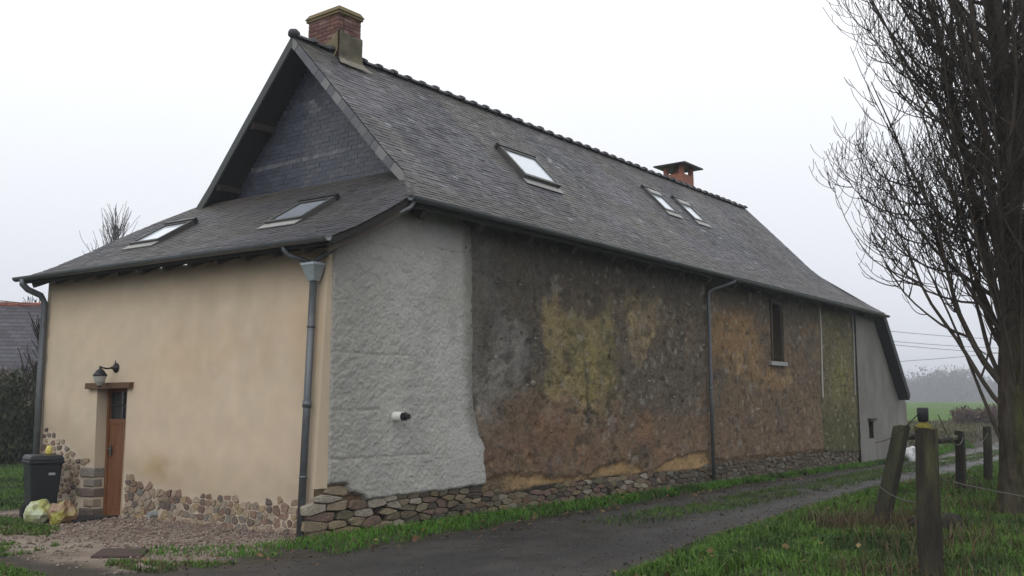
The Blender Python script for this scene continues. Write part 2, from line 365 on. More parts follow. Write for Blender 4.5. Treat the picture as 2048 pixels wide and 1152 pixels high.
crust = np.interp(X, [0, 3.4, 3.8, 4.6, 5.4, 6.2, 6.7, 7.2, 7.7, 8.1, 8.5, 9.1, 9.8, 10.4, 10.7, 10.9, 14, 17.6, 18, 20.4],
                  [.5, .55, .62, .55, .47, .46, .60, .66, .62, .43, .45, .63, .66, .73, .70, .50, .52, .55, .3, .25])+.10*(fbm(X*5, X*0+3, 107)-.5)
stn = np.interp(X, [0, 3.4, 3.8, 6.5, 10.4, 10.8, 17.6, 20.4], [.4, .42, .34, .42, .38, .46, .50, .42])+.05*(n2-.5)
soil_face = sstep(crust+.012, crust-.012, Zz)      # below the broken crust
y = -.022*(n1-.5)*2-.03*(n2-.5)-.02*(n3-.5)+.042*soil_face+.02*sstep(stn, stn-.06, Zz)
holes = np.zeros(X.shape)
for hx, hz, hr in [(7.98, 3.78, .06), (10.06, 3.23, .05), (7.75, 3.45, .08), (6.9, 2.5, .05), (8.5, 2.2, .05), (9.6, 3.6, .04), (5.6, 2.2, .05), (6.0, 1.75, .05), (12.2, 3.7, .05), (11.6, 2.9, .04), (4.2, 3.6, .04), (9.3, 2.75, .045), (7.2, 1.9, .05), (5.4, 3.5, .06), (13.2, 1.6, .04), (18.6, 2.6, .05)]:
    holes = np.maximum(holes, np.exp(-((X-hx)**2+(Zz-hz)**2)/(hr*hr)))
y = y+.07*holes
pit = sstep(.60, .70, fbm(X*6, Zz*6, 109)); y = y+.024*pit-.014*(vn(X*14, Zz*14, 118)-.5)-.012*(vn(X*27, Zz*27, 119)-.5)
flake = sstep(.53, .56, fbm(X*2.6, Zz*2.0, 110))*sstep(4.2, 4.8, X)*sstep(10.8, 10.2, X)*sstep(1.3, 1.7, Zz); y = y+.014*flake
for gx in (17.55, 20.28): y = y+(.02 if gx < 18 else .06)*np.exp(-((X-gx-.02*np.sin(Zz*2.2))/.05)**2)
c = np.ones(X.shape+(3,))*np.array([.105, .082, .058])
low = sstep(4.6, 5.0, X)*0
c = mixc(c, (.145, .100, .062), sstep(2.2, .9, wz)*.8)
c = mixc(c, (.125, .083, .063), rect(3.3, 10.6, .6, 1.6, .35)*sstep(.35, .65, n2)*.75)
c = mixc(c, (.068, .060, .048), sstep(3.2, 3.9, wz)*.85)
c = mixc(c, (.075, .068, .056), rect(3.3, 5.0, 2.3, 4.0, .25)*.7)
c = mixc(c, (.17, .16, .145), rect(3.25, 4.35, 1.85, 2.9, .22)*.75)
c = mixc(c, (.19, .18, .165), rect(3.75, 4.35, 2.25, 2.95, .08)*.5)
c = mixc(c, (.20, .195, .18), (sstep(3.75, 3.05, wx)*sstep(1.0, 1.6, Zz)*sstep(.25, .6, n2)*.75))
c = mixc(c, (.155, .13, .075), rect(5.05, 7.0, 1.75, 3.35, .07)*.85)
c = mixc(c, (.16, .138, .06), blob(6.35, 2.25, .8, .75)*.75)
c = mixc(c, (.235, .18, .10), rect(5.0, 5.4, 2.4, 3.4, .05)*.6)
c = mixc(c, (.235, .18, .10), blob(8.0, 2.9, .42, .5, .12)*.85)
c = mixc(c, (.20, .155, .09), rect(7.6, 8.5, 3.2, 3.7, .2)*.55)
c = mixc(c, (.20, .14, .085), blob(5.9, 1.75, .8, .35)*.5)
c = mixc(c, (.085, .078, .066), rect(7.2, 10.4, 1.6, 2.7, .4)*.55)
c = mixc(c, (.082, .079, .072), sstep(5.6, 4.4, wx)*sstep(1.7, 2.6, wz)*sstep(.25, .55, fbm(X*2.2, Zz*.9, 119))*.6)
c = mixc(c, (.06, .054, .044), sstep(.48, .62, fbm(X*3.2, Zz*.45, 120))*sstep(1.2, 3.2, Zz)*.45)
c = mixc(c, (.20, .165, .07), rect(5.1, 6.95, 1.8, 3.3, .06)*sstep(.30, .58, n2)*.6)
c = mixc(c, (.19, .105, .06), rect(3.6, 10.6, .7, 1.5, .25)*sstep(.38, .62, n4)*.5)
bay2 = sstep(10.75, 10.95, X); 
c = mixc(c, (.128, .092, .058), bay2*.85)
c = mixc(c, (.085, .070, .055), bay2*sstep(.5, .68, n2)*.7)
c = mixc(c, (.20, .125, .06), bay2*(blob(12.2, 3.1, 1.4, .7)*.8+blob(14.4, 2.3, 1.0, .35)*.75+blob(13.2, 2.45, .4, .35)*.4).clip(0, 1))
c = mixc(c, (.26, .185, .10), bay2*(blob(12.3, 2.55, .28, .25, .2)+blob(15.3, 2.45, .35, .22, .3)).clip(0, 1)*.6)
c = mixc(c, (.135, .092, .06), bay2*sstep(1.7, 1.0, wz)*.7)
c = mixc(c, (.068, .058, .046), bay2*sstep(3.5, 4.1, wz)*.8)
bay3 = sstep(17.45, 17.6, X)
c = mixc(c, (.10, .09, .05), bay3*.9)
c = mixc(c, (.135, .122, .045), bay3*blob(19.2, 2.5, 1.0, .8)*.8)
c = mixc(c, (.06, .062, .024), bay3*sstep(2.0, .9, wz)*.8)
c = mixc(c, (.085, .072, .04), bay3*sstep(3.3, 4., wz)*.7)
c = mixc(c, (.21, .195, .165), (sstep(.66, .74, fbm(X*7, Zz*7, 113))*.6)*sstep(4.6, 5.2, X))
c = c*(.72+.56*vn(X*15, Zz*15, 115)*.55+.56*.45*vn(X*32, Zz*30, 116))[..., None]*(.85+.3*fbm(X*6, Zz*3, 117))[..., None]
c = mixc(c, (.045, .04, .034), sstep(.62, .72, fbm(X*4.5, Zz*4.5, 114))*.5)
ochre = soil_face*sstep(stn-.02, stn+.02, Zz)*sstep(3.6, 4.2, X)*(1-bay2*.7)
c = mixc(c, (.30, .20, .10), ochre*(.55+.45*sstep(.3, .6, n2)))
for (ca, cb, sd_) in [((6.1, 2.75), (6.15, 1.5), 1), ((6.15, 1.5), (6.4, 1.1), 2), ((8.9, 2.9), (9.3, 1.9), 3), ((4.6, 3.9), (4.75, 2.9), 4), ((12.4, 1.9), (12.2, .9), 5), ((16.2, 3.9), (16.5, 2.6), 6), ((14.9, 2.6), (15.6, 1.5), 7), ((7.3, 3.6), (8.8, 3.5), 8), ((18.0, 2.05), (20.1, 2.0), 9), ((5.5, 1.55), (7.2, 1.45), 10)]:
    tt = np.clip(((X-ca[0])*(cb[0]-ca[0])+(Zz-ca[1])*(cb[1]-ca[1]))/((cb[0]-ca[0])**2+(cb[1]-ca[1])**2), 0, 1)
    dd = np.hypot(X-lerp(ca[0], cb[0], tt)-.22*(fbm(Zz*3, X*3+sd_, 190)-.5), Zz-lerp(ca[1], cb[1], tt)-.16*(fbm(X*3, Zz*3+sd_, 191)-.5)); cr_ = np.exp(-(dd/.028)**2)*sstep(.3, .5, fbm(X*4, Zz*4+sd_, 192)); y = y+.03*cr_
    c = mixc(c, (.035, .03, .024), cr_*.8)
c = c*1.22
c = mixc(c, (.055, .047, .035), sstep(stn+.01, stn-.03, Zz))
P = np.stack([Xw, y, Zz], -1).reshape(-1, 3); F = grid_faces(len(xs_), len(zt))
cx_ = X.reshape(-1)[F].mean(1); cz_ = Zt.reshape(-1)[F].mean(1)
keep = ~((cx_ > 14.2)&(cx_ < 14.98)&(cz_ > 2.76)&(cz_ < 4.25))
lw_y = y; lw_c = c
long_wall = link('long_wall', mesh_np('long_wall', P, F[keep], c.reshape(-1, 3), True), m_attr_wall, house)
# ---- cement render coat near the corner
gx = np.linspace(.17, 3.55, 190); gz_ = np.linspace(.38, 4.6, 220)
X, Zt = np.meshgrid(gx, gz_, indexing='ij'); top = np.interp(X, [0, .2, 1.35, 1.6, 30], [3.6, 3.66, 4.4, 4.6, 4.6]); Zz = np.where(X < 1.7, .38+(Zt-.38)*(top-.38)/4.22, Zt)
n1 = fbm(X*7, Zz*9, 121); n2 = fbm(X*16, Zz*18, 122); n3 = fbm(X*1.2, Zz*1.2, 123)
ridge = np.zeros(X.shape)
for k in range(16):
    z0 = .55+k*.245+.07*math.sin(k*2.1); zz0 = z0+.03*(fbm(X*2, X*0+k, 130)-.5); seg = sstep(.52, .66, fbm(X*1.3+k*7, X*0+k, 131))*(.3+.7*((k*37) % 5)/4)
    ridge += np.exp(-((Zz-zz0)/.014)**2)*seg
right = np.interp(Zz, [0, .5, .75, 1., 1.25, 1.7, 3., 4.6], [3.36, 3.36, 3.30, 3.34, 3.18, 3.06, 3.04, 2.99])+lerp(.08, .015, sstep(.9, 1.5, Zz))*(fbm(Zz*3, Zz*0, 124)-.5)*2+.03*(fbm(Zz*11, Zz*0, 127)-.5)
bot = np.interp(X, [0, .2, .54, .6, .85, .9, 3.12, 3.5], [.66, .66, .66, .55, .50, .42, .46, .5])+.04*(fbm(X*7, X*0, 125)-.5)
left = .205+.025*(fbm(Zz*8, Zz*0, 126)-.5)
m_in = np.minimum(np.minimum(sstep(right+.005, right-.09, X), sstep(bot-.005, bot+.035, Zz)), sstep(left-.01, left+.03, X))
thick = lerp(.045, .006, sstep(1.2, 3.0, X)*sstep(.9, 1.6, Zz))
n5 = vn(X*26, Zz*28, 128)
y = -.006-m_in*thick-(.022*(n1-.5)+.014*(n2-.5)+.010*(n5-.5))*m_in*lerp(1, .5, sstep(1.8, 3, X))+.010*ridge*m_in
y = np.where(m_in <= 0, .06, y)
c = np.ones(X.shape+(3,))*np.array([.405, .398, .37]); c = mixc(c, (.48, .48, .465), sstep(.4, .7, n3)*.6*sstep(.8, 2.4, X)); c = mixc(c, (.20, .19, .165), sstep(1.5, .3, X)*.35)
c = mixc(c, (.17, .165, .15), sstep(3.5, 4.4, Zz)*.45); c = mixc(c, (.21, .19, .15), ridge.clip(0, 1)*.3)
c = mixc(c, (.31, .305, .285), sstep(.5, .66, fbm(X*1.6+2, Zz*.7, 129))*.45); c = mixc(c, (.27, .25, .20), sstep(.9, .4, Zz)*sstep(.35, .6, n3)*.6); c = mixc(c, (.42, .415, .40), sstep(2.3, 2.9, X)*sstep(3.2, 2., Zz)*.5)
c = mixc(c, (.19, .182, .16), sstep(right-.30, right-.02, X+.22*(fbm(X*6, Zz*5, 133)-.5))*sstep(.8, 1.5, Zz)*.85)
F = grid_faces(len(gx), len(gz_)); keep = m_in.reshape(-1)[F].max(1) > 0
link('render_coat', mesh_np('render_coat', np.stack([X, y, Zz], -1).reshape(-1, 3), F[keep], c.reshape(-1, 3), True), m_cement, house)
# ---- far grey wall under the hip verge
gx = np.linspace(20.34, 25.0, 90); gt = np.linspace(0, 1, 70)
X, T = np.meshgrid(gx, gt, indexing='ij'); top = np.interp(X, [20, 22.3, 24.3, 25], [4.6, 4.45, 2.35, 1.75]); Zz = lerp(-.3, top, T)
n1 = fbm(X*1.1, Zz*1.1, 141); n2 = fbm(X*5, Zz*5, 142)
c = np.ones(X.shape+(3,))*np.array([.165, .158, .146]); c = mixc(c, (.21, .202, .19), sstep(.4, .65, n1)*.7); c = mixc(c, (.14, .13, .115), sstep(.5, .75, fbm(X*2.3, Zz*.8, 143))*.6)
Yy = -.03-.03*(n1-.5)-.012*(n2-.5)
F = grid_faces(len(gx), len(gt)); fx = X.reshape(-1)[F].mean(1); fz = Zz.reshape(-1)[F].mean(1)
keep = ~((fx > 21.15)&(fx < 21.56)&(fz > .76)&(fz < 1.25))
far_wall = link('grey_wall', mesh_np('grey_wall', np.stack([X-.05*Zz*0, Yy, Zz], -1).reshape(-1, 3), F[keep], c.reshape(-1, 3), True), m_cement2, house)
b = MB()   # niche
b.add([(21.1, -.02, .7), (21.6, -.02, .7), (21.6, .3, .7), (21.1, .3, .7), (21.1, -.02, 1.3), (21.6, -.02, 1.3), (21.6, .3, 1.3), (21.1, .3, 1.3)],
      [(0, 1, 2, 3), (4, 7, 6, 5), (3, 2, 6, 7), (0, 3, 7, 4), (1, 5, 6, 2)]); b.build('niche', m_oldwood_dark, house)
b = MB(); b.box((21.34, -.07, 1.29), (.56, .1, .07)); b.build('niche_lintel', m_oldwood_dark, house)
# unseen inner core added to block light, and the hidden sides
b = MB()
b.hexa([(.7, .45, -.2), (24.3, .45, -.2), (24.3, 5.5, -.2), (.35, 5.5, -.2), (.7, .45, 3.4), (22.6, .45, 3.4), (22.6, 5.5, 3.4), (.35, 5.5, 3.4)])
b.build('light_block_core', m_deck, house)
b = MB()
b.hexa([(-.43, 5.84, -.25), (25., 5.84, -.25), (25., 6.02, -.25), (-.43, 6.02, -.25), (-.27, 6.15, 3.7), (22.8, 5.9, 3.9), (22.8, 6.1, 3.9), (-.27, 6.25, 3.7)])
b.hexa([(24.85, .0, -.25), (25., .0, -.25), (25., 6, -.25), (24.85, 6, -.25), (24.85, .0, 1.9), (25., .0, 1.9), (25., 6, 1.9), (24.85, 6, 1.9)])
b.build('back_wall', M('plain_render', (.3, .26, .2), var=.15), house)

# ---- stones: irregular cells, each with its own outline, cut back to leave a mortar joint
def cells2d(u0, u1, z0, z1, du, dz, jit, seed, drop=.12):
    r_ = np.random.default_rng(seed); P = []
    nz_ = int((z1-z0)/dz)+1
    for j in range(-1, nz_+1):
        nu = int((u1-u0)/du)+2
        for i in range(-1, nu):
            if r_.random() < drop: continue
            P.append((u0+(i+(.5 if j % 2 else 0)+r_.uniform(-jit, jit))*du, z0+(j+.5+r_.uniform(-jit, jit)*.75)*dz))
    P = np.array(P); out = []
    for k, p in enumerate(P):
        q = [np.array(p)+np.array(c_) for c_ in ((-du*1.1, -dz*.95), (du*1.1, -dz*.95), (du*1.1, dz*.95), (-du*1.1, dz*.95))]
        dd = np.hypot((P[:, 0]-p[0])/du, (P[:, 1]-p[1])/dz); nb_ = np.argsort(dd)[1:14]
        for m_ in nb_:
            n_ = (P[m_]-p)/np.array([du*du, dz*dz]); mid = (P[m_]+p)/2; res = []
            for i in range(len(q)):
                A_, B_ = q[i], q[(i+1) % len(q)]; da = (A_-mid)@n_; db = (B_-mid)@n_
                if da <= 0: res.append(A_)
                if (da < 0) != (db < 0) and abs(da-db) > 1e-12: res.append(A_+(B_-A_)*da/(da-db))
            q = res
            if len(q) < 3: break
        if len(q) >= 3:
            q = np.array(q); out.append((q.mean(0), q))
    return out
def stone_piece(cen, poly, shrink, pos, depth, dome, seed):
    """vertices in world space; outline rounded once (corner cutting)"""
    r_ = np.random.default_rng(seed); q = []
    e_ = poly-cen; sz = np.sqrt(np.abs(np.cross(e_, np.roll(e_, -1, 0))).sum()/2)
    if sz < .045: return None
    keep = [i for i in range(len(poly)) if np.linalg.norm(poly[i]-poly[i-1]) > .022]
    pl = poly[keep]
    if len(pl) < 3: return None
    m_ = len(pl)
    for i in range(m_):
        A_, B_ = pl[i], pl[(i+1) % m_]; t_ = r_.uniform(.07, .22); q += [A_*(1-t_)+B_*t_, A_*t_+B_*(1-t_)]
    q = np.array(q); q = cen+(q-cen)*shrink*(1+r_.uniform(-.05, .05, (len(q), 1))); n = len(q)
    tilt = r_.normal(0, .09, 2); V = []
    for sc_k, o_ in ((1., -depth), (1., dome*.45), (.86, dome)):
        for p in q:
            w_ = cen+(p-cen)*sc_k; V.append(pos(w_[0], w_[1], o_+(w_-cen)@tilt*(o_ > 0)+(r_.uniform(-.004, .004) if o_ > 0 else 0)))
    V.append(pos(cen[0], cen[1], dome*1.12)); F = []
    for k_ in range(2):
        for i in range(n): F.append((k_*n+i, k_*n+(i+1) % n, (k_+1)*n+(i+1) % n, (k_+1)*n+i))
    for i in range(n): F.append((2*n+i, 2*n+(i+1) % n, 3*n))
    return V, F
ea = math.atan(.0734); n_end = 0
def add_stone(V, F, mat, parent):
    me = mesh_np('stone', V, F); sm_ = np.zeros(len(F), bool); sm_[:] = False; me.polygons.foreach_set('use_smooth', sm_)
    return link('stone', me, mat, parent)
for cen, q in cells2d(.02, 5.95, -.06, 1.45, .122, .092, .42, 5, .05):
    s_, z_ = cen
    if s_ < .05 or s_ > 5.86+.09*z_ or z_ < .0: continue
    if 3.72 < s_ < 4.60 or 3.74 < s_ < 4.88 and z_ < .76 or (2.9 < s_ < 3.14 and z_ < .25): continue
    if z_+.04 > float(e_bound(s_))+random.uniform(-.02, .03): continue
    left_ = s_ > 4.4
    if left_ and random.random() < .12: continue
    r3 = stone_piece(cen, q, random.uniform(.58, .82) if left_ else random.uniform(.82, .93), PE, .05, random.uniform(.002, .009), 900+n_end)
    if r3: add_stone(*r3, m_stone, end_wall); n_end += 1
# squared quoin blocks round the door jamb: face on the wall and return in the reveal
for i, (z0, h, wl, dr) in enumerate([(.0, .15, .36, .20), (.155, .135, .25, .12), (.295, .145, .40, .22), (.445, .13, .27, .13), (.58, .16, .36, .21)]):
    b = MB(); lz = lambda z: 4.45+.095*z
    o0, o1 = .018, -dr
    b.hexa([Vector(PE(lz(z0)-.012, z0+.008, o0)), Vector(PE(lz(z0)-.012, z0+.008, o1)), Vector(PE(lz(z0)+wl-.02, z0+.008, o1)), Vector(PE(lz(z0)+wl-.02, z0+.008, o0)),
            Vector(PE(lz(z0+h)-.012, z0+h-.01, o0)), Vector(PE(lz(z0+h)-.012, z0+h-.01, o1)), Vector(PE(lz(z0+h)+wl-.03, z0+h-.012, o1)), Vector(PE(lz(z0+h)+wl-.03, z0+h-.012, o0))])
    o = b.build('stone', m_stone, end_wall); bv = o.modifiers.new('b', 'BEVEL'); bv.width = .014; bv.segments = 1
print('end wall stones', n_end)
# long wall rubble: near pieces one by one, the far ones joined
near = []
def lim_(s): return float(np.interp(s, [0, .55, .6, .9, 3.4, 3.8, 6.5, 10.4, 10.8, 17.6, 20.4], [.72, .72, .6, .5, .48, .36, .44, .40, .48, .50, .40]))
for cen, q in cells2d(0, 1.3, -.1, .8, .36, .105, .22, 15, .10): 
    if cen[0] < 1.22: near.append((cen, q))
for cen, q in cells2d(1.3, 20.4, -.1, .8, .23, .080, .30, 16, .12):
    if 1.2 < cen[0] < 20.3: near.append((cen, q))
near = [k_ for k_ in near if k_[0][0] > .03 and k_[0][1] > -.04 and k_[0][1]+.045 < lim_(k_[0][0])]
near.sort(key=lambda k_: k_[0][0]); farV = []; farF = []; farC = []; b0 = 0; cnt = 0
def PL(u, z, out): return (u, -.005-out+(0 if u < 3.4 else .03), z)
for i, (cen, q) in enumerate(near):
    r3 = stone_piece(cen, q, random.uniform(.86, .95), PL, .07, random.uniform(.006, .028) if cen[0] < 3.5 else random.uniform(.002, .02), 1500+i)
    if not r3: continue
    if cnt < 170: add_stone(*r3, m_stone2, long_wall); cnt += 1
    else:
        V, F = r3; farV += V; farF += [tuple(b0+k_ for k_ in f) for f in F]; b0 += len(V)
        cc = random.choice([(.085, .072, .052), (.11, .09, .06), (.07, .058, .045), (.095, .07, .05), (.13, .12, .095)]); farC += [cc]*len(V)
o = link('stone_rubble', mesh_np('stone_rubble', farV, farF, np.array(farC), False), m_rubble_far, long_wall); o['kind'] = 'stuff'
print('rubble', cnt, len(farF))

# small stones and lumps bedded in the earth wall
r_ = np.random.default_rng(31); nP = 900; px_ = r_.uniform(3.6, 20.1, nP); pz_ = r_.uniform(.75, 4.2, nP); kp = (fbm(px_*1.3, pz_*1.3, 195) > .44)&~((px_ > 13.9)&(px_ < 15.2)&(pz_ > 2.5)); px_, pz_ = px_[kp], pz_[kp]; nP = len(px_)
S_ = r_.uniform(.012, .038, nP)*np.where(r_.random(nP) < .12, 1.7, 1); oc = np.array([(1, 0, 0), (.5, 0, .8), (-.6, 0, .75), (-1, 0, -.1), (-.4, 0, -.8), (.55, 0, -.7), (0, -.42, 0)], float)
V = oc[None]*S_[:, None, None]*r_.uniform(.65, 1.3, (nP, 7, 1)); V[:, :, 1] = np.where(np.arange(7)[None] == 6, V[:, :, 1], .03); V = V+np.stack([px_, np.full(nP, -.012), pz_], 1)[:, None]
of = np.array([(i, (i+1) % 6, 6) for i in range(6)]); F = (of[None]+(np.arange(nP)*7)[:, None, None]).reshape(-1, 3)
pal = np.array([(.15, .125, .09), (.11, .09, .07), (.22, .195, .15), (.085, .072, .058), (.17, .13, .085), (.27, .25, .21)]); C = np.repeat(pal[r_.integers(0, 6, nP)], 7, 0)
o = link('bedded_stones', mesh_np('bedded_stones', V.reshape(-1, 3), F, C, True), m_rubble_far, long_wall); o['kind'] = 'stuff'

# ---- slit window
b = MB()
b.add([(14.2, -.02, 2.76), (14.98, -.02, 2.76), (14.98, .34, 2.76), (14.2, .34, 2.76), (14.2, -.02, 4.25), (14.98, -.02, 4.25), (14.98, .34, 4.25), (14.2, .34, 4.25)],
      [(0, 1, 2, 3), (4, 7, 6, 5), (0, 3, 7, 4), (1, 5, 6, 2)])
win = b.build('window', m_attr_wall, house); me = win.data
a = me.color_attributes.new('Col', 'FLOAT_COLOR', 'POINT'); a.data.foreach_set('color', np.tile([.12, .09, .06, 1], len(me.vertices)).astype(np.float32))
for i in range(4):
    b = MB(); b.box((14.3+.195*i, .27, 3.5), (.185, .03, 1.5)); b.build('plank', m_oldwood_dark, win)
b = MB(); b.box((14.235, .02, 3.52), (.07, .12, 1.48)); b.box((14.59, .03, 4.2), (.66, .11, .09)); b.box((14.95, .05, 3.52), (.05, .08, 1.47)); b.build('window_frame', m_wood_old, win)
b = MB(); b.hexa([(14.08, -.07, 2.64), (15.06, -.07, 2.65), (15.06, .12, 2.65), (14.08, .12, 2.64), (14.08, -.07, 2.73), (15.06, -.07, 2.74), (15.06, .1, 2.77), (14.08, .1, 2.76)]); b.build('window_sill', m_flash, win)
# white sealing strip and dark gap strip
b = MB(); b.tube([(17.55+.02*math.sin(z*2.2), -.012, z) for z in np.linspace(1.9, 4.3, 14)], .022, 6); b.build('joint_strip', M('pale_mortar', (.45, .43, .40), var=.3), house)
b = MB(); b.tube([(20.16+.03*math.sin(z*2.2), -.01, z) for z in np.linspace(2.0, 4.3, 14)], .020, 6); b.build('joint_strip', m_flash, house)

# ---- door
door = thing('door', '', None, PE(4.1, 0, 0)); 
for k_ in ('label',): del door[k_]
door.parent = house
def DP(s0, z, dep): return Vector(PE(s0+np.interp(s0, [3.79, 4.45], [.055, .095])*z, z, -dep))
def dslab(s0, s1, z0, z1, d0, d1): return [DP(s0, z0, d0), DP(s1, z0, d0), DP(s1, z0, d1), DP(s0, z0, d1), DP(s0, z1, d0), DP(s1, z1, d0), DP(s1, z1, d1), DP(s0, z1, d1)]
def inv(F8): return [F8[i] for i in (0, 3, 2, 1, 4, 7, 6, 5)]
b = MB()                                             # reveal lining
P8 = dslab(3.79, 4.45, 0, 1.91, -.005, .26)
b.add(P8, [(0, 3, 7, 4), (1, 5, 6, 2), (4, 7, 6, 5)])
o = b.build('door_reveal', m_lime, door); a = o.data.color_attributes.new('Col', 'FLOAT_COLOR', 'POINT'); a.data.foreach_set('color', np.tile([.47, .39, .295, 1], 8).astype(np.float32))
for i in range(4):
    s0 = 3.83+i*.146; b = MB(); b.hexa(inv(dslab(s0, s0+.141, .04, 1.38, .19, .23))); b.build('plank', m_door, door)
for q in [(3.80, 3.84, .03, 1.90, .16, .23), (4.405, 4.448, .03, 1.90, .16, .23), (3.84, 4.405, 1.85, 1.90, .17, .23), (3.84, 4.405, 1.38, 1.45, .175, .225), (3.84, 4.405, .04, .16, .175, .189)]:
    b = MB(); b.hexa(inv(dslab(*q))); b.build('rail', m_door if q[2] < 1.8 or True else m_door, door)
for i in range(2):
    b = MB(); b.hexa(inv(dslab(3.845+i*.285, 3.845+i*.285+.275, 1.45, 1.85, .21, .22))); b.build('pane', m_pane_dark, door)
b = MB(); b.hexa(inv(dslab(4.12, 4.13, 1.45, 1.85, .19, .23))); b.hexa(inv(dslab(3.84, 4.405, 1.64, 1.655, .19, .23))); b.build('glazing_bar', m_oldwood_dark, door)
b = MB(); p = DP(4.34, .98, .17); b.box(p, (.012, .035, .16)); b.tube([p+Vector((-.01, 0, .03)), p+Vector((-.05, 0, .03)), p+Vector((-.05, -.1, .03))], .009, 6); b.build('door_handle', m_zinc, door)
b = MB(); b.hexa(inv(dslab(3.74, 4.46, -.03, .035, -.06, .3))); b.build('threshold', m_flash, door)
b = MB(); b.hexa(inv([Vector(PE(3.76, 1.905, .07)), Vector(PE(4.85, 1.90, .07)), Vector(PE(4.85, 1.90, -.25)), Vector(PE(3.76, 1.905, -.25)), Vector(PE(3.76, 1.99, .07)), Vector(PE(4.85, 1.99, .07)), Vector(PE(4.85, 1.99, -.25)), Vector(PE(3.76, 1.99, -.25))])); b.build('lintel', m_lintel, door)
# ================================================================ roofs
PR = [(-.37, 4.46), (.3, 4.98), (.8, 5.45), (1.6, 6.30), (2.95, 7.72)]
pa = np.array(PR); al = np.concatenate([[0], np.cumsum(np.hypot(*np.diff(pa, axis=0).T))])
def prof(t): return np.interp(t, al, pa[:, 0]), np.interp(t, al, pa[:, 1])
def xL(y): return np.interp(y, [-.37, .32, 9], [1.29, 1.93, 1.93])
def xR(y): return np.interp(y, [-.37, -.11, .24, .59, .97, 2., 2.95], [22.1, 21.5, 20.8, 20.15, 19.7, 19.68, 19.62])
# deck (both slopes, real thickness)
ys = [p[0] for p in PR]; ztop = [p[1]-.012 for p in PR]
V = []; F = []
def strip(x0f, x1f, ylist, zlist, th, mirror=False):
    b0 = len(V)
    for y_, z_ in zip(ylist, zlist):
        yy = 5.9-y_ if mirror else y_
        for dz in (0, -th): V.append((x0f(y_), yy, z_+dz)); V.append((x1f(y_), yy, z_+dz))
    n = len(ylist)
    for i in range(n-1):
        a = b0+i*4; c_ = a+4
        F.extend([(a, a+1, c_+1, c_), (a+2, c_+2, c_+3, a+3), (a, c_, c_+2, a+2), (a+1, a+3, c_+3, c_+1)])
    F.append((b0, b0+2, b0+3, b0+1)); e_ = b0+(n-1)*4; F.append((e_, e_+1, e_+3, e_+2))
fy = np.array([-.37, -.11, .1, .3, .45, .59, .8, .97, 1.6, 2.2, 2.95]); fz = np.interp(fy, ys, ztop)
strip(xL, xR, fy, fz, .13); strip(xL, xR, fy, fz, .13, True)
roof = link('roof', mesh_np('roof', V, F), m_deck, house)
# far lean-to slopes (steep skirt at the far end)
V = []; F = []
V += [(22.1, -.37, 4.45), (19.72, .97, 5.6), (19.72, 4.93, 5.6), (22.1, 6.27, 4.45), (24.28, -.37, 2.08), (24.28, 6.27, 2.08)]
V += [(x, y, z-.14) for x, y, z in V[:6]]
F += [(0, 4, 5, 3), (0, 3, 2, 1), (6, 9, 11, 10), (6, 7, 8, 9), (0, 6, 10, 4), (4, 10, 11, 5), (3, 5, 11, 9)]
link('far_roof', mesh_np('far_roof', V, F), m_ridge, house)
b = MB(); b.hexa([(19.6, .97, 5.4), (19.68, .97, 5.4), (19.68, 4.93, 5.4), (19.6, 4.93, 5.4), (19.6, 2.9, 7.5), (19.68, 2.9, 7.5), (19.68, 3.0, 7.5), (19.6, 3.0, 7.5)]); b.build('far_gable', m_deck, house)
b = MB(); b.hexa([(21.95, -.36, 4.35), (24.2, -.36, 1.88), (24.2, .1, 1.88), (21.95, .1, 4.35), (22.05, -.36, 4.44), (24.3, -.36, 2.06), (24.3, .1, 2.06), (22.05, .1, 4.44)]); b.build('far_verge', m_black, house)

# slates: generic strip maker. frame(t)->(origin, up-slope dir, normal)
def slate_block(V, F, C, p, ex_, up, nr, w, ln, th, col):
    """p: lower-left corner on the deck"""
    b0 = len(V)
    l0 = p+nr*(th*1.9); r0 = l0+ex_*w; lt = p+up*ln+nr*.004; rt = lt+ex_*w
    V += [l0, r0, rt, lt, l0-nr*th, r0-nr*th]
    F += [(b0, b0+1, b0+2, b0+3), (b0+4, b0+5, b0+1, b0), (b0+4, b0, b0+3), (b0+5, b0+2, b0+1)]
    C += [col]*6
def roof_col(x, t, kind=0):
    s1 = float(fbm(x*1.3, t*.5, 301)); s2 = float(fbm(x*4.+t*1.6, t*1.3, 302)); s3 = float(fbm(x*.35, t*.35, 303)); s4 = float(vn(x*37, t*41, 304))
    c = np.array([.082, .080, .090])*(.40+1.2*s4)
    li = max(0, min(1, (s1-.42)*4))*.85
    c = c*(1-li)+np.array([.165, .152, .12])*li*(.6+.8*s4)
    lg = max(0, min(1, (s2-.52)*6))*.55*(.4+1.2*s4)
    c = c*(1-lg)+np.array([.24, .235, .23])*lg
    if s4 > .935: c = np.array([.34, .34, .35])*(.6+.8*s2)
    if s4 < .05: c = np.array([.035, .033, .034])
    dk = max(0, min(1, (.50-s3)*5))*.5
    c = c*(1-dk)+np.array([.075, .062, .055])*dk
    lav = max(0, min(1, (float(fbm(x*.5+3, t*1.1+4, 306))-.46)*5))*.75*math.exp(-((t-2.6)/1.6)**2); c = c*(1-lav)+np.array([.19, .185, .205])*lav*(.6+.8*s4)
    bnd = max(0, min(1, (.95-t)*2.5))*.5+max(0, min(1, (t-3.9)*2))*.5; c = c*(1-bnd)+np.array([.098, .088, .074])*bnd*(.7+.6*s4)
    return c*np.array([.53, .54, .585])
V = []; F = []; C = []
t = .0; row = 0; expo = .092
EX = np.array([1., 0, 0])
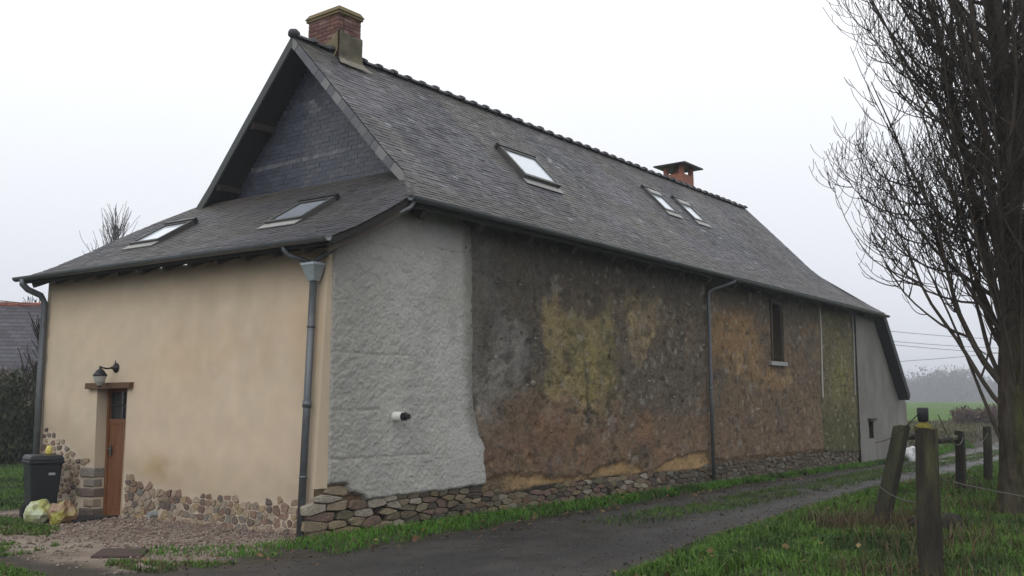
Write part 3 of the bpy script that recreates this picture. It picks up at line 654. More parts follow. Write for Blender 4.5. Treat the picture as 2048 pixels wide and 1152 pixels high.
while t < al[-1]-.02:
    y0, z0 = prof(t); y1, z1 = prof(min(t+.13, al[-1])); d = np.array([0, y1-y0, z1-z0]); d /= np.linalg.norm(d); nr = np.array([0, -d[2], d[1]])
    x = float(xL(y0))-.02+(.08 if row % 2 else 0); xe = float(xR(y0))+.02
    if row % 2: x -= .08
    first = True
    while x < xe:
        w = rng.uniform(.14, .175)
        if first and row % 2: w *= .5
        first = False
        w = min(w, xe-x)
        if w < .03: break
        tt = t+.004*rng.normal(); yy, zz_ = prof(max(tt, -0.0)); 
        up = d+EX*rng.normal()*.012
        slate_block(V, F, C, np.array([x+.002, yy, zz_]), EX, up, nr+EX*rng.normal()*.05+d*rng.normal()*.03, w-.004, .125, rng.uniform(.004, .008), roof_col(x, t))
        x += w
    t += expo; row += 1
o = link('slate_courses', mesh_np('slate_courses', V, F, np.array(C)), m_slate, roof); o['kind'] = 'stuff'
print('roof slates', len(V)//6)
# back slope: plain courses
V = []; F = []; C = []
for k_ in range(48):
    t = k_*.1; y0, z0 = prof(t); y1, z1 = prof(min(t+.12, al[-1]))
    V += [(xL(y0), 5.9-y0, z0+.02), (xR(y0), 5.9-y0, z0+.02), (xR(y1), 5.9-y1, z1+.002), (xL(y1), 5.9-y1, z1+.002)]; b0 = 4*k_; F.append((b0+1, b0, b0+3, b0+2)); C += [(.08, .08, .088)]*4
o = link('rear_slates', mesh_np('rear_slates', V, F, C), m_slate, roof); o['kind'] = 'stuff'

# ---- lean-to roof over the beige end
LP = [(0, 3.70), (.45, 3.90), (1.0, 4.20), (1.5, 4.50), (2.11, 4.90), (2.75, 5.30)]
la = np.array(LP); ll = np.concatenate([[0], np.cumsum(np.hypot(*np.diff(la, axis=0).T))])
def lprof(t): return np.interp(t, ll, la[:, 0]), np.interp(t, ll, la[:, 1])
def eaveX(y): return lerp(-.18, -.62, (y+.4)/6.8)
def lyR(s): return np.interp(s, [0, 1.47, 2.11, 2.75], [-.40, -.37, .32, .75])
def lyL(s): return np.interp(s, [0, 1.5, 1.75, 2.5, 2.75], [6.42, 6.36, 6.2, 5.62, 5.3])
V = []; F = []
sl_ = np.array([0, .25, .45, .7, 1.0, 1.25, 1.47, 1.8, 2.11, 2.4, 2.62])
for s in sl_:
    z = np.interp(s, la[:, 0], la[:, 1])-.012
    for dz in (0, -.09): V += [(eaveX(lyR(s))+s, lyR(s), z+dz), (eaveX(lyL(s))+s, lyL(s), z+dz)]
for i in range(len(sl_)-1):
    a = i*4; c_ = a+4; F += [(a, c_, c_+1, a+1), (a+2, a+3, c_+3, c_+2), (a, a+2, c_+2, c_), (a+1, c_+1, c_+3, a+3)]
F += [(0, 1, 3, 2)]
lean_roof = link('lean_to_roof', mesh_np('lean_to_roof', V, F), m_deck, house)
V = []; F = []; C = []; t = 0; row = 0
EY = np.array([eaveX(6.4)-eaveX(-.4), 6.8, 0]); EY /= np.linalg.norm(EY)
while t < ll[-1]-.16:
    s0, z0 = lprof(t); s1, z1 = lprof(min(t+.13, ll[-1])); d = np.array([s1-s0, 0, z1-z0]); d /= np.linalg.norm(d); nr = np.array([-d[2], 0, d[0]])
    y = float(lyR(s0))-.02; ye = float(lyL(s0))+.02; first = True
    while y < ye:
        w = rng.uniform(.14, .175)*(.5 if first and row % 2 else 1); first = False; w = min(w, ye-y)
        if w < .03: break
        c1 = roof_col(y*1.7+50, t*2+20); s3 = float(fbm(y*.8, t*.8, 311)); c1 = c1*.35+np.array([.040, .041, .052])*(.7+.6*rng.random())*.65
        br = max(0, min(1, (s3-.5)*4))*.5+max(0, min(1, (t-2.2)*2))*.5; br = min(br, .8); c1 = c1*(1-br)+np.array([.064, .056, .042])*br
        slate_block(V, F, C, np.array([eaveX(y)+s0, y+.002, z0]), EY, d+EY*rng.normal()*.012, nr+EY*rng.normal()*.015, w-.004, .125, rng.uniform(.004, .007), c1); y += w
    t += expo; row += 1
o = link('slate_courses', mesh_np('slate_courses', V, F, np.array(C)), m_slate, lean_roof); o['kind'] = 'stuff'

# ---- slate-hung gable
GX = 2.40
def zroof(y): return np.interp(min(y, 5.9-y), ys, [p[1] for p in PR])-.14
b = MB(); b.add([(GX+.03, .1, 4.6), (GX+.03, 5.8, 4.6), (GX+.03, 5.4, zroof(5.4)), (GX+.03, 2.95, zroof(2.95)), (GX+.03, .5, zroof(.5)),
                 (GX+.2, .1, 4.6), (GX+.2, 5.8, 4.6), (GX+.2, 5.4, zroof(5.4)), (GX+.2, 2.95, zroof(2.95)), (GX+.2, .5, zroof(.5))],
                [(0, 1, 2, 3, 4), (9, 8, 7, 6, 5), (1, 6, 7, 2), (2, 7, 8, 3), (3, 8, 9, 4), (4, 9, 5, 0)])
gable = b.build('gable', m_deck, house)
GM = []
for i in range(6):
    r_ = np.random.default_rng(400+i); w, h, th = .1515*r_.uniform(.97, 1.0), .105, .0045
    V = [(-th*1.6, -w/2, 0), (-th*1.6, w/2, r_.uniform(-.003, .003)), (-.001, w/2, h), (-.001, -w/2, h), (0, -w/2, 0), (0, w/2, 0)]
    me = mesh_np('slate', V, [(1, 0, 3, 2), (0, 1, 5, 4), (0, 4, 3), (1, 2, 5)]); me.materials.append(m_slate_g); GM.append(me)
pale_m = M('pale_slate', rand=[(.11, .11, .13), (.15, .15, .16), (.085, .085, .11), (.13, .13, .145)], var=.3, rough=.55)
GMp = []
for me in GM:
    q = me.copy(); q.materials.clear(); q.materials.append(pale_m); GMp.append(q)
cells = []; z = 5.02; row = 0
while z < 7.5:
    y = .2+(.075 if row % 2 else 0)
    while y < 5.7:
        if z+.03 < zroof(y) and z+.09 < zroof(y)+.08: cells.append((y, z))
        y += .152
    z += .08; row += 1
def gpale(y, z): return abs(z-(5.735+.0*y)) < .041 or (math.hypot((y-3.05)/.3, (z-6.62)/.16) < 1 and vn(y*17, z*19, 7) > .45)
cells.sort(key=lambda q: (q[0]*.79+0*q[1]) if q[0] < 5 else 99)
print('gable slates', len(cells))
gV = []; gF = []; gC = []
for i, (y, z) in enumerate(cells):
    me = random.choice(GMp if gpale(y, z) else GM); loc = Vector((GX+.004*random.random(), y+random.uniform(-.004, .004), z+random.uniform(-.004, .004))); rot = (random.uniform(-.02, .02), 0, 0)
    if i < 300:
        o = bpy.data.objects.new('slate', me); COL.objects.link(o); o.location = loc; o.rotation_euler = rot; o.parent = gable
    else:
        b0 = len(gV); gV += [tuple(loc+v.co) for v in me.vertices]; gF += [[b0+k for k in p.vertices] for p in me.polygons]
        k_ = random.uniform(.75, 1.25); base = (.10, .105, .12) if gpale(y, z) else (.042, .048, .068); gC += [tuple(q*k_ for q in base)]*6
if gV:
    o = link('slate_courses', mesh_np('slate_courses', gV, gF, gC), m_slate, gable); o['kind'] = 'stuff'
# verge slates along the near rake, fascia along the far rake
t = .62
while t < al[-1]-.06:
    ln = random.uniform(.15, .24); y0, z0 = prof(t); y1, z1 = prof(min(t+ln, al[-1])); a = math.atan2(z1-z0, y1-y0)
    b = MB(); b.box((0, 0, 0), (.016, ln*.97, .13), Matrix.Rotation(a+random.uniform(-.02, .02), 3, 'X'))
    o = b.build('verge_slate', m_verge, roof); o.location = (1.905+random.uniform(-.004, .004), (y0+y1)/2+.055, (z0+z1)/2-.05); t += ln
b = MB()
for (a, c_) in zip(PR[1:-1], PR[2:]):
    y0, z0 = 5.9-a[0], a[1]; y1, z1 = 5.9-c_[0], c_[1]
    b.hexa([(1.89, y0, z0-.17), (1.925, y0, z0-.17), (1.925, y1, z1-.17), (1.89, y1, z1-.17), (1.89, y0, z0+.03), (1.925, y0, z0+.03), (1.925, y1, z1+.03), (1.89, y1, z1+.03)])
b.build('fascia', M('grey_fascia', (.065, .072, .068), var=.35, rough=.6), roof)
# purlin ends under the overhang
for y_ in (4.9, 4.0):
    b = MB(); b.box((2.17, y_, zroof(y_)-.07), (.46, .09, .11)); b.build('purlin', m_oldwood_dark, roof)
# ridge tiles
x = 1.95; i = 0
while x < 19.5:
    if not (2.72 < x < 3.0):
        V = []; F = []; n = 7
        for k, (dx, s_) in enumerate([(0, 1.0), (.32, 1.0), (.325, 1.28), (.40, 1.28)]):
            for j in range(n):
                a = math.pi*(j/(n-1)); V.append((dx, -.10*s_*math.cos(a), .072*s_*math.sin(a)-.03+.012*(s_ > 1)))
        for k in range(3):
            for j in range(n-1): a = k*n+j; F.append((a, a+n, a+n+1, a+1))
        F += [tuple(range(n)), tuple(3*n+k for k in range(n-1, -1, -1))]
        o = link('ridge_tile', mesh_np('ridge_tile', V, F), m_ridge, roof); o.location = (x, 2.95, 7.73+random.uniform(-.008, .008)); o.rotation_euler = (0, random.uniform(-.015, .015), random.uniform(-.02, .02))
    x += .382
b = MB(); b.lathe((1.93, 2.95, 7.77), [(.01, -.11), (.07, -.08), (.095, 0), (.07, .07), (.01, .1)], 12, Matrix.Rotation(R(90), 3, 'Y')); b.build('finial', m_ridge, roof, True)

# ---- chimneys
ch = thing('chimney', '', None, (3, 3.2, 7.4)); del ch['label']; ch.parent = house
x0, x1, y0, y1 = 2.77, 3.27, 2.80, 3.58
b = MB(); b.box(((x0+x1)/2, (y0+y1)/2, 7.85), (x1-x0-.03, y1-y0-.03, 1.1)); b.build('chimney_core', m_mortar, ch)
BMs = {}
def brick(cx, cy, cz, dx, dy, dz):
    kx = (round(dx, 3), round(dy, 3), round(dz, 3))
    if kx not in BMs:
        bb = MB(); bb.box((0, 0, 0), kx); me = bpy.data.meshes.new('brick'); me.from_pydata(bb.v, [], bb.f); me.materials.append(m_brick); BMs[kx] = me
    o = bpy.data.objects.new('brick', BMs[kx]); COL.objects.link(o); o.parent = ch; o.matrix_parent_inverse = Matrix.Translation(-Vector(ch['base']))
    o.location = (cx+random.uniform(-.003, .003), cy+random.uniform(-.003, .003), cz); o.rotation_euler = (0, 0, random.uniform(-.015, .015))
bw, bh, g = .196, .062, .01
for r_ in range(11):
    z = 7.62+r_*(bh+g)
    if z > 8.36: break
    off = (r_ % 2)*.103
    for side in (0, 1):
        # long sides along y (x = x0 / x1)
        yy = y0-off
        while yy < y1-.02:
            a = max(yy, y0); e_ = min(yy+bw, y1)
            if e_-a > .04: brick((x0 if side == 0 else x1)+(.045 if side == 0 else -.045), (a+e_)/2, z+bh/2, .11, e_-a, bh)
            yy += bw+g
        xx = x0+.115-((r_+1) % 2)*.1
        while xx < x1-.11:
            a = max(xx, x0+.113); e_ = min(xx+bw, x1-.113)
            if e_-a > .04: brick((a+e_)/2, (y0 if side == 0 else y1)+(.045 if side == 0 else -.045), z+bh/2, e_-a, .11, bh)
            xx += bw+g
b = MB(); cx, cy = (x0+x1)/2, (y0+y1)/2
b.box((cx, cy, 8.405), (x1-x0+.07, y1-y0+.07, .05)); b.hexa([(x0-.055, y0-.055, 8.43), (x1+.055, y0-.055, 8.43), (x1+.055, y1+.055, 8.43), (x0-.055, y1+.055, 8.43), (x0+.0, y0+.0, 8.52), (x1-.0, y0+.0, 8.52), (x1, y1, 8.52), (x0, y1, 8.52)])
b.build('chimney_cap', m_capstone, ch)
# cement flaunching over the lower half, spreading onto the slates
gy = np.linspace(0, 1, 26); gzv = np.linspace(0, 1, 22)
V = []; C = []
def fl(face):
    b0 = len(V); n = 26; m = 22
    for i in range(n):
        for j in range(m):
            u = i/(n-1); w = j/(m-1); nn = float(vn(u*6+face*9, w*6, 330)); nn2 = float(vn(u*19+face*9, w*17, 331))
            if face == 0:   # front face (-y)
                X_ = lerp(x0-.02, x1+.015, u); top_ = 8.06+.05*(float(vn(u*5, 2, 332))-.5); y_ = y0-.03-.02*nn-.006*nn2
                z_ = lerp(7.42, top_, w); fl_ = max(0, 1-w*3.2)**1.4; y_ -= .16*fl_; X_ += (u-.45)*.22*fl_
                z_ = max(z_, float(np.interp(y_, ys, [p[1] for p in PR]))+.02)
                V.append((X_, y_+ (.05 if w > .97 else 0), z_))
            else:           # yard face (-x)
                Y_ = lerp(y0-.02, y0+.52, u); top_ = lerp(8.08, 7.80, u**.8)+.05*(float(vn(u*5, 7, 333))-.5); X_ = x0-.03-.02*nn
                z_ = lerp(7.5, top_, w); fl_ = max(0, 1-w*2.5)**1.4; X_ -= .12*fl_
                V.append((X_+(.05 if w > .97 else 0), Y_, z_))
            g1 = .5+.5*nn; cc = np.array([.10, .092, .066])*g1+np.array([.03, .026, .015]); 
            if face == 1: cc = cc*.6+np.array([.10, .08, .04])
            if (face == 0 and w < .2): cc = cc*.4+np.array([.20, .19, .165])*.8
            C.append(cc)
    return [(b0+i*m+j, b0+(i+1)*m+j, b0+(i+1)*m+j+1, b0+i*m+j+1) for i in range(n-1) for j in range(m-1)]
F = fl(0)+fl(1)
link('flaunching', mesh_np('flaunching', V, F, np.array(C), True), m_flaunch, ch)
# far chimney with slab cap on piers
ch2 = thing('chimney', '', None, (16.2, 3.4, 7.4)); del ch2['label']; ch2.parent = house
b = MB(); b.box((16.2, 3.42, 7.6), (.74, .66, .56)); b.build('chimney_base', m_mortar, ch2)
b = MB(); b.box((16.2, 3.42, 8.02), (.68, .60, .28)); b.build('stack', m_terra, ch2)
for dx in (-.28, .28):
    for dy in (-.24, .24):
        b = MB(); b.box((16.2+dx, 3.42+dy, 8.27), (.115, .115, .23)); b.build('pier', m_terra, ch2)
b = MB(); b.box((16.2-.0, 3.42, 8.27), (.14, .16, .23)); b.build('flue_liner', m_terra, ch2)
b = MB(); b.hexa([(15.64, 2.92, 8.385), (16.76, 2.92, 8.385), (16.76, 3.92, 8.385), (15.64, 3.92, 8.385), (15.64, 2.92, 8.42), (16.76, 2.92, 8.42), (16.76, 3.92, 8.42), (15.64, 3.92, 8.42)]); b.build('slab_cap', m_black, ch2)

# ---- skylights
def skylight(o_, ex_, up_, w, h, lift=.09, fr=.07, glass=None):
    ex_ = Vector(ex_).normalized(); up_ = Vector(up_).normalized(); nr = ex_.cross(up_); 
    if nr.z < 0: nr = -nr
    o_ = Vector(o_)
    t_ = thing('skylight', '', None, o_); del t_['label']; t_.parent = house
    def slab(a0, a1, c0, c1, n0, n1): 
        return [o_+ex_*a+up_*c_+nr*n_ for n_ in (n0, n1) for (a, c_) in ((a0, c0), (a1, c0), (a1, c1), (a0, c1))]
    for q in [(-fr, 0, -fr, h+fr), (w, w+fr, -fr, h+fr), (0, w, h, h+fr*1.3), (0, w, -fr, 0)]:
        b = MB(); b.hexa(slab(q[0], q[1], q[2], q[3], -.04, lift)); b.build('frame', m_frame, t_)
    b = MB(); b.hexa(slab(0, w, 0, h, .02, lift-.025)); b.build('pane', glass or m_pane, t_)
    b = MB(); b.hexa(slab(-fr-.01, w+fr+.01, -fr-.16, -fr-.001, .016, .03)); b.build('flashing', m_flash, t_)
    b = MB(); b.hexa(slab(-fr-.02, w+fr+.02, h+fr, h+fr+.07, .0, lift+.02)); b.build('hood', m_black, t_)
    return t_
sd = Vector((0, 1.35, 1.42)).normalized()
def rp_(x, y): return (x, y, float(np.interp(y, ys, [p[1] for p in PR]))+.01)
skylight(rp_(5.82, 1.14), (1, 0, 0), sd, 1.0, .76, .10)
for x_ in (11.93, 13.43):
    t_ = skylight(rp_(x_, 1.56), (1, 0, 0), sd, .56, .74, .05, .06)
    o_ = Vector(rp_(x_, 1.56)); nr = Vector((0, -sd.z, sd.y)); b = MB()
    b.hexa([o_+Vector((1, 0, 0))*a+sd*c_+nr*n_ for n_ in (.03, .075) for (a, c_) in ((0, .58), (.56, .58), (.56, .74), (0, .74))]); b.build('vent_flap', m_flash, t_)
def lp_(s, y): return (eaveX(y)+s, y, float(np.interp(s, la[:, 0], la[:, 1]))+.01)
lu = Vector((1.1, 0, .70)).normalized(); ley = Vector(EY)
skylight(lp_(1.10, 1.30), ley, lu, .64, .66, .065, .05, m_pane_dim); skylight(lp_(1.08, 4.48), ley, lu, .64, .66, .065, .05)

# ---- gutters and pipes
def gutter(name, p0, p1, r=.065, nseg=2):
    p0 = Vector(p0); p1 = Vector(p1); t_ = (p1-p0).normalized(); side = t_.cross(Vector((0, 0, 1))).normalized(); V = []; F = []; n = 9
    for p in (p0, p1):
        for rr in (r, r-.008):
            for k in range(n):
                a = math.pi*k/(n-1); V.append(p+side*(rr*math.cos(a))-Vector((0, 0, rr*math.sin(a))))
    for k in range(n-1):
        F += [(k, k+1, 2*n+k+1, 2*n+k), (n+k, 3*n+k, 3*n+k+1, n+k+1), (k, n+k, n+k+1, k+1), (2*n+k, 2*n+k+1, 3*n+k+1, 3*n+k)]
    F += [(0, 2*n, 3*n, n), (n-1, 2*n-1, 4*n-1, 3*n-1)]
    return link(name, mesh_np(name, V, F), m_zinc, house)
gutter('gutter', (1.22, -.43, 4.455), (11.35, -.43, 4.43)); gutter('gutter', (11.36, -.43, 4.415), (22.15, -.43, 4.41))
gutter('gutter', (-.245, -.46, 3.70), (-.69, 6.50, 3.70))
for i in range(17):
    x_ = 1.6+i*1.25; b = MB(); b.box((x_, -.06, 4.43), (.09, .62, .13), Matrix.Rotation(R(35), 3, 'X')); b.build('rafter_end', m_oldwood_dark, house)
for i in range(12):
    y_ = .1+i*.55; b = MB(); b.box((eaveX(y_)+.24, y_, 3.68), (.46, .08, .12), Matrix.Rotation(R(-24), 3, 'Y')); b.build('rafter_end', m_oldwood_dark, house)
b = MB()   # verge board under the lean-to slates, facing the track
Q = [(eaveX(-.37)+s+.04, float(np.interp(s, la[:, 0], la[:, 1]))-.02) for s in (0, .45, 1.0, 1.47)]
for (xa, za), (xb, zb) in zip(Q, Q[1:]): b.hexa([(xa, -.36, za-.16), (xb, -.36, zb-.16), (xb, -.325, zb-.16), (xa, -.325, za-.16), (xa, -.36, za), (xb, -.36, zb), (xb, -.325, zb), (xa, -.325, za)])
b.build('verge_board', m_wood_old, house)
# corner downpipe: swan neck, hopper, pipe
cp = lambda s, z, out=.09: Vector(PE(s, z, out))
b = MB(); b.tube([(-.27, .34, 3.66), (-.27, .34, 3.60), (-.22, .30, 3.53), (-.10, .22, 3.49), (.0, .17, 3.46), (.02, .16, 3.38)], .034, 10); b.tube([(1.3, -.42, 4.40), (1.25, -.40, 4.30), (.75, -.16, 3.98), (.2, -.1, 3.64), (.05, .06, 3.50), (.03, .13, 3.42)], .03, 10); b.build('gutter_outlet', m_zinc, house, True)
b = MB(); b.hexa([cp(.20, 3.22, .05), cp(.08, 3.22, .05), cp(.08, 3.22, .15), cp(.20, 3.22, .15), cp(.25, 3.42, .02), cp(.03, 3.42, .02), cp(.03, 3.42, .21), cp(.25, 3.42, .21)]); b.hexa([cp(.26, 3.42, .015), cp(.02, 3.42, .015), cp(.02, 3.42, .22), cp(.26, 3.42, .22), cp(.26, 3.45, .015), cp(.02, 3.45, .015), cp(.02, 3.45, .22), cp(.26, 3.45, .22)]); b.build('rain_hopper', m_zinc_new, house)
b = MB(); b.tube([cp(.14, 3.22, .095), cp(.115, 1.66, .095), cp(.09, .02, .095)], .048, 12); b.tube([cp(.115, 1.62, .095), cp(.115, 1.70, .095)], .058, 12); b.tube([cp(.13, 2.62, .095), cp(.13, 2.65, .095)], .054, 12); b.tube([cp(.10, .75, .095), cp(.10, .78, .095)], .054, 12); b.build('downpipe', m_zinc, house, True)
# left downpipe
b = MB(); b.tube([(-.70, 6.24, 3.66), (-.70, 6.24, 3.58), (-.62, 6.22, 3.50), (-.42, 6.19, 3.42), (-.36, 6.17, 3.30), cp(6.08, 2.2, .07), cp(5.86, .05, .08)], .05, 10); b.build('downpipe', m_zinc, house, True)
# mid-wall downpipe
b = MB(); b.tube([(11.33, -.43, 4.40), (11.33, -.43, 4.33), (11.2, -.34, 4.27), (10.92, -.13, 4.16), (10.79, -.075, 4.08), (10.79, -.075, 3.9), (10.80, -.075, 2.0), (10.83, -.08, .05)], .04, 10); b.tube([(10.8, -.075, 2.0), (10.8, -.075, 2.05)], .047, 10); b.build('downpipe', m_zinc, house, True)
# boiler flue and spout
b = MB(); b.tube([(1.37, -.0, 1.50), (1.37, -.20, 1.50)], .062, 14); fl_ = b.build('flue_pipe', m_white, house)
b = MB(); b.tube([(1.37, -.201, 1.50), (1.37, -.25, 1.50)], .056, 14); b.tube([(1.37, -.25, 1.5), (1.37, -.31, 1.5)], .036, 12); b.build('flue_tip', m_black, fl_)
b = MB(); b.tube([cp(3.02, .15, -.05), cp(3.02, .14, .10)], .045, 12); b.build('drain_spout', m_zinc_new, house)
# ================================================================ things in the yard
# wall lamp
lm = thing('wall_lamp', 'black lantern on a bracket above the wooden door', 'lamp', PE(4.2, 2.15, 0))
pb = Vector(PE(4.22, 2.21, 0))
b = MB(); b.lathe(pb, [(.005, 0), (.075, .0), (.07, .02), (.03, .05), (.015, .09)], 14, Matrix.Rotation(R(-90), 3, 'Y')); b.build('bracket_plate', m_black, lm, True)
lp = pb+Vector((-.24, .02, -.02))
b = MB(); b.tube([pb+Vector((-.05, 0, 0)), pb+Vector((-.14, .01, -.015)), pb+Vector((-.24, .02, .0)), lp+Vector((0, 0, -.03))], .013, 8); b.tube([pb+Vector((-.02, 0, .0)), pb+Vector((-.02, 0, .11))], [.014, .006], 8); b.build('arm', m_black, lm, True)
b = MB(); b.lathe(lp, [(.012, .04), (.022, .03), (.018, .0), (.05, -.02), (.085, -.07), (.105, -.10), (.10, -.108)][::-1], 16); b.build('lamp_cap', m_black, lm, True)
b = MB(); b.lathe(lp, [(.03, -.25), (.075, -.19), (.092, -.108)], 12); b.build('lamp_glass', m_glass_lamp, lm)
b = MB(); b.lathe(lp, [(.006, -.275), (.03, -.265), (.035, -.25), (.03, -.245)], 12); b.build('finial', m_black, lm, True)
# wheelie bin
bc = Vector((-.80, 5.06, 0)); g0 = float(gz(bc.x, bc.y)); RB = Matrix.Rotation(R(-14), 3, 'Z')
bn = thing('wheelie_bin', 'dark grey plastic wheelie bin between the door and the house corner', 'bin', (bc.x, bc.y, g0))
def BP(x, y, z): return bc+RB@Vector((x*.8, y*.8, 0))+Vector((0, 0, g0+z))
b = MB(); b.hexa([BP(-.21, -.22, .06), BP(.21, -.22, .06), BP(.21, .22, .06), BP(-.21, .22, .06), BP(-.28, -.29, .84), BP(.28, -.29, .84), BP(.28, .29, .84), BP(-.28, .29, .84)]); b.hexa([BP(-.30, -.31, .80), BP(.30, -.31, .80), BP(.30, .31, .80), BP(-.30, .31, .80), BP(-.305, -.315, .86), BP(.305, -.315, .86), BP(.305, .315, .86), BP(-.305, .315, .86)]); body = b.build('body', m_binp, bn)
bv = body.modifiers.new('b', 'BEVEL'); bv.width = .018; bv.segments = 2
b = MB(); b.hexa([BP(-.31, -.325, .862), BP(.31, -.325, .862), BP(.31, .33, .862), BP(-.31, .33, .862), BP(-.27, -.28, .925), BP(.27, -.28, .925), BP(.27, .30, .935), BP(-.27, .30, .935)]); lid = b.build('lid', m_binp, bn); bv = lid.modifiers.new('b', 'BEVEL'); bv.width = .02; bv.segments = 2
b = MB(); b.tube([BP(-.24, .38, .83), BP(.24, .38, .83)], .017, 8); b.box(BP(-.24, .34, .83), (.03, .09, .03), RB); b.box(BP(.24, .34, .83), (.03, .09, .03), RB); b.build('handle', m_binp, bn)
for sx in (-.25, .25):
    b = MB(); b.tube([BP(sx-.025, .24, .10), BP(sx+.025, .24, .10)], .10, 16); b.build('wheel', m_rubber, bn)
b = MB(); b.box(BP(.10, -.272, .66), (.09, .006, .035), RB); b.build('badge', m_zinc_new, bn)
b = MB(); b.box(BP(0, 0, .03), (.3, .3, .08), RB); b.build('foot', m_binp, bn)
# crumpled bags
def bag(name, loc, rad, cols, seed, label, cat='bag', group=None, amp=.38, sub=3):
    import bmesh
    bm = bmesh.new(); bmesh.ops.create_icosphere(bm, subdivisions=sub, radius=1.); r_ = np.random.default_rng(seed)
    V = np.array([v.co for v in bm.verts]); F = [[v.index for v in f.verts] for f in bm.faces]; bm.free()
    d = 1+amp*(fbm(V[:, 0]*2.2+seed, V[:, 1]*2.2+V[:, 2]*1.7, seed, 4)-.5)*2
    rid = np.abs(fbm(V[:, 0]*3+V[:, 2]*2+seed, V[:, 1]*3-V[:, 2], seed+5, 3)-.5)*2; d = d-.35*amp*(1-rid)**3
    P = V*d[:, None]*np.array(rad); P[:, 2] = np.maximum(P[:, 2], -rad[2]*.7)
    z0 = float(gz(loc[0], loc[1])); P = P+np.array([loc[0], loc[1], z0-P[:, 2].min()+(loc[2] if len(loc) > 2 else 0)-.005])
    k = fbm(V[:, 0]*2+seed*3, V[:, 1]*2+V[:, 2]*2, seed+9, 3); C = np.array(cols[0])*(1-sstep(.42, .55, k))[:, None]+np.array(cols[1])*sstep(.42, .55, k)[:, None]
    o = link(name, mesh_np(name, P, F, C), m_bag1); return tag(o, label, cat, group)
bag('rubbish_bag', (-1.10, 4.52), (.20, .22, .20), [(.40, .45, .31), (.27, .28, .08)], 3, 'pale green and yellow rubbish bag in front of the bin', 'bag', 'bags by the door')
bag('rubbish_bag', (-.98, 4.12), (.20, .24, .19), [(.24, .15, .09), (.27, .25, .05)], 5, 'brown and yellow rubbish bag next to the dark doormat', 'bag', 'bags by the door')
bag('rubbish_bag', (-.72, 4.58), (.13, .15, .16), [(.30, .28, .06), (.3, .27, .14)], 8, 'small yellow bag between the bin and the wall', 'bag', 'bags by the door')
bag('yellow_bag', (-.70, 5.10, .935), (.05, .06, .085), [(.55, .46, .08), (.6, .5, .12)], 9, 'small yellow bag lying on the bin lid', 'bag', None, .3, 2)
# doormat slab
b = MB(); z0 = .02
P = [PE(3.72, 0, .62), PE(3.72, 0, .08), PE(4.75, 0, .08), PE(4.75, 0, .66)]
zz0 = [float(gz(p[0], p[1])) for p in P]
b.hexa([Vector((p[0], p[1], z-.02)) for p, z in zip(P, zz0)]+[Vector((p[0], p[1], z+.035)) for p, z in zip(P, zz0)])
tag(b.build('doormat', M('dark_mat', (.022, .022, .022), var=.4, bump=.6), None), 'dark flat doormat slab at the foot of the door', 'doormat')
# inspection cover
b = MB(); P = [(-2.40, .78), (-2.05, .36), (-1.70, .79), (-2.03, 1.20)]; zb = [float(gz(*p)) for p in P]
b.hexa([Vector((p[0], p[1], z-.03)) for p, z in zip(P, zb)]+[Vector((p[0], p[1], max(zb)+.03)) for p in P])
cv = b.build('drain_cover', m_rust); tag(cv, 'rusty square drain cover lying in the gravel', 'drain cover')
bv = cv.modifiers.new('b', 'BEVEL'); bv.width = .012
# pale slab step on the left path
for i, (x_, y_, w_) in enumerate([(-1.05, 6.5, .5), (-1.35, 7.05, .55)]):
    b = MB(); z0 = float(gz(x_, y_)); b.box((x_, y_, z0+.012), (w_, .42, .05), Matrix.Rotation(.3*i+.1, 3, 'Z')); tag(b.build('paving_slab', m_flash), ['pale paving slab just behind the bin', 'pale paving slab farther out on the lawn path'][i], 'slab', 'slabs of the lawn path')
# white tarp heap at the far corner
import bmesh
bm = bmesh.new(); bmesh.ops.create_icosphere(bm, subdivisions=4, radius=1.); V = np.array([v.co for v in bm.verts]); F = [[v.index for v in f.verts] for f in bm.faces]; bm.free()
d = 1+.5*(fbm(V[:, 0]*2.5+3, V[:, 1]*2.5+V[:, 2]*2, 501, 4)-.5)*2
P = V*d[:, None]*np.array([.55, .42, .34]); P[:, 2] = np.maximum(P[:, 2], -.12); P += np.array([24.05, -.52, float(gz(24., -.5))+.10])
tag(link('tarpaulin', mesh_np('tarpaulin', P, F), m_tarp), 'crumpled white tarpaulin lying at the far end of the house', 'tarpaulin')

# ================================================================ fence on the bank
def post(name, base, topv, r, label, seed, cols=((.022, .019, .016), (.04, .042, .022)), n=10, group='posts of the wire fence'):
    r_ = np.random.default_rng(seed); z0 = float(gz(base[0], base[1]))-.15; B = Vector((base[0], base[1], z0)); T = Vector(topv); V = []; F = []; C = []; m = 14
    ax = (T-B); 
    ang = [1+.14*r_.normal() for _ in range(n)]
    for i in range(m+1):
        t = i/m; p = B+ax*t+Vector((.012*math.sin(t*5+seed), .012*math.cos(t*4+seed), 0))
        for k in range(n):
            a = 2*math.pi*k/n; rr = r*ang[k]*(1.08-.12*t+.05*(float(vn(k*1.7, t*7, seed))-.5)); V.append(p+Vector((math.cos(a)*rr, math.sin(a)*rr, (.035*(float(vn(k*2.3, 3, seed+2))-.5) if i == m else 0))))
            mo = float(vn(k*.9, t*5, seed+4)); mo = max(0, min(1, (mo-.45)*4))*(.3+.7*t); C.append(tuple(lerp(np.array(cols[0]), np.array(cols[1]), mo)))
    for i in range(m):
        for k in range(n): F.append((i*n+k, i*n+(k+1) % n, (i+1)*n+(k+1) % n, (i+1)*n+k))
    F.append(tuple(m*n+k for k in range(n)))
    return tag(link(name, mesh_np(name, V, F, np.array(C)), m_post), label, 'post', group)
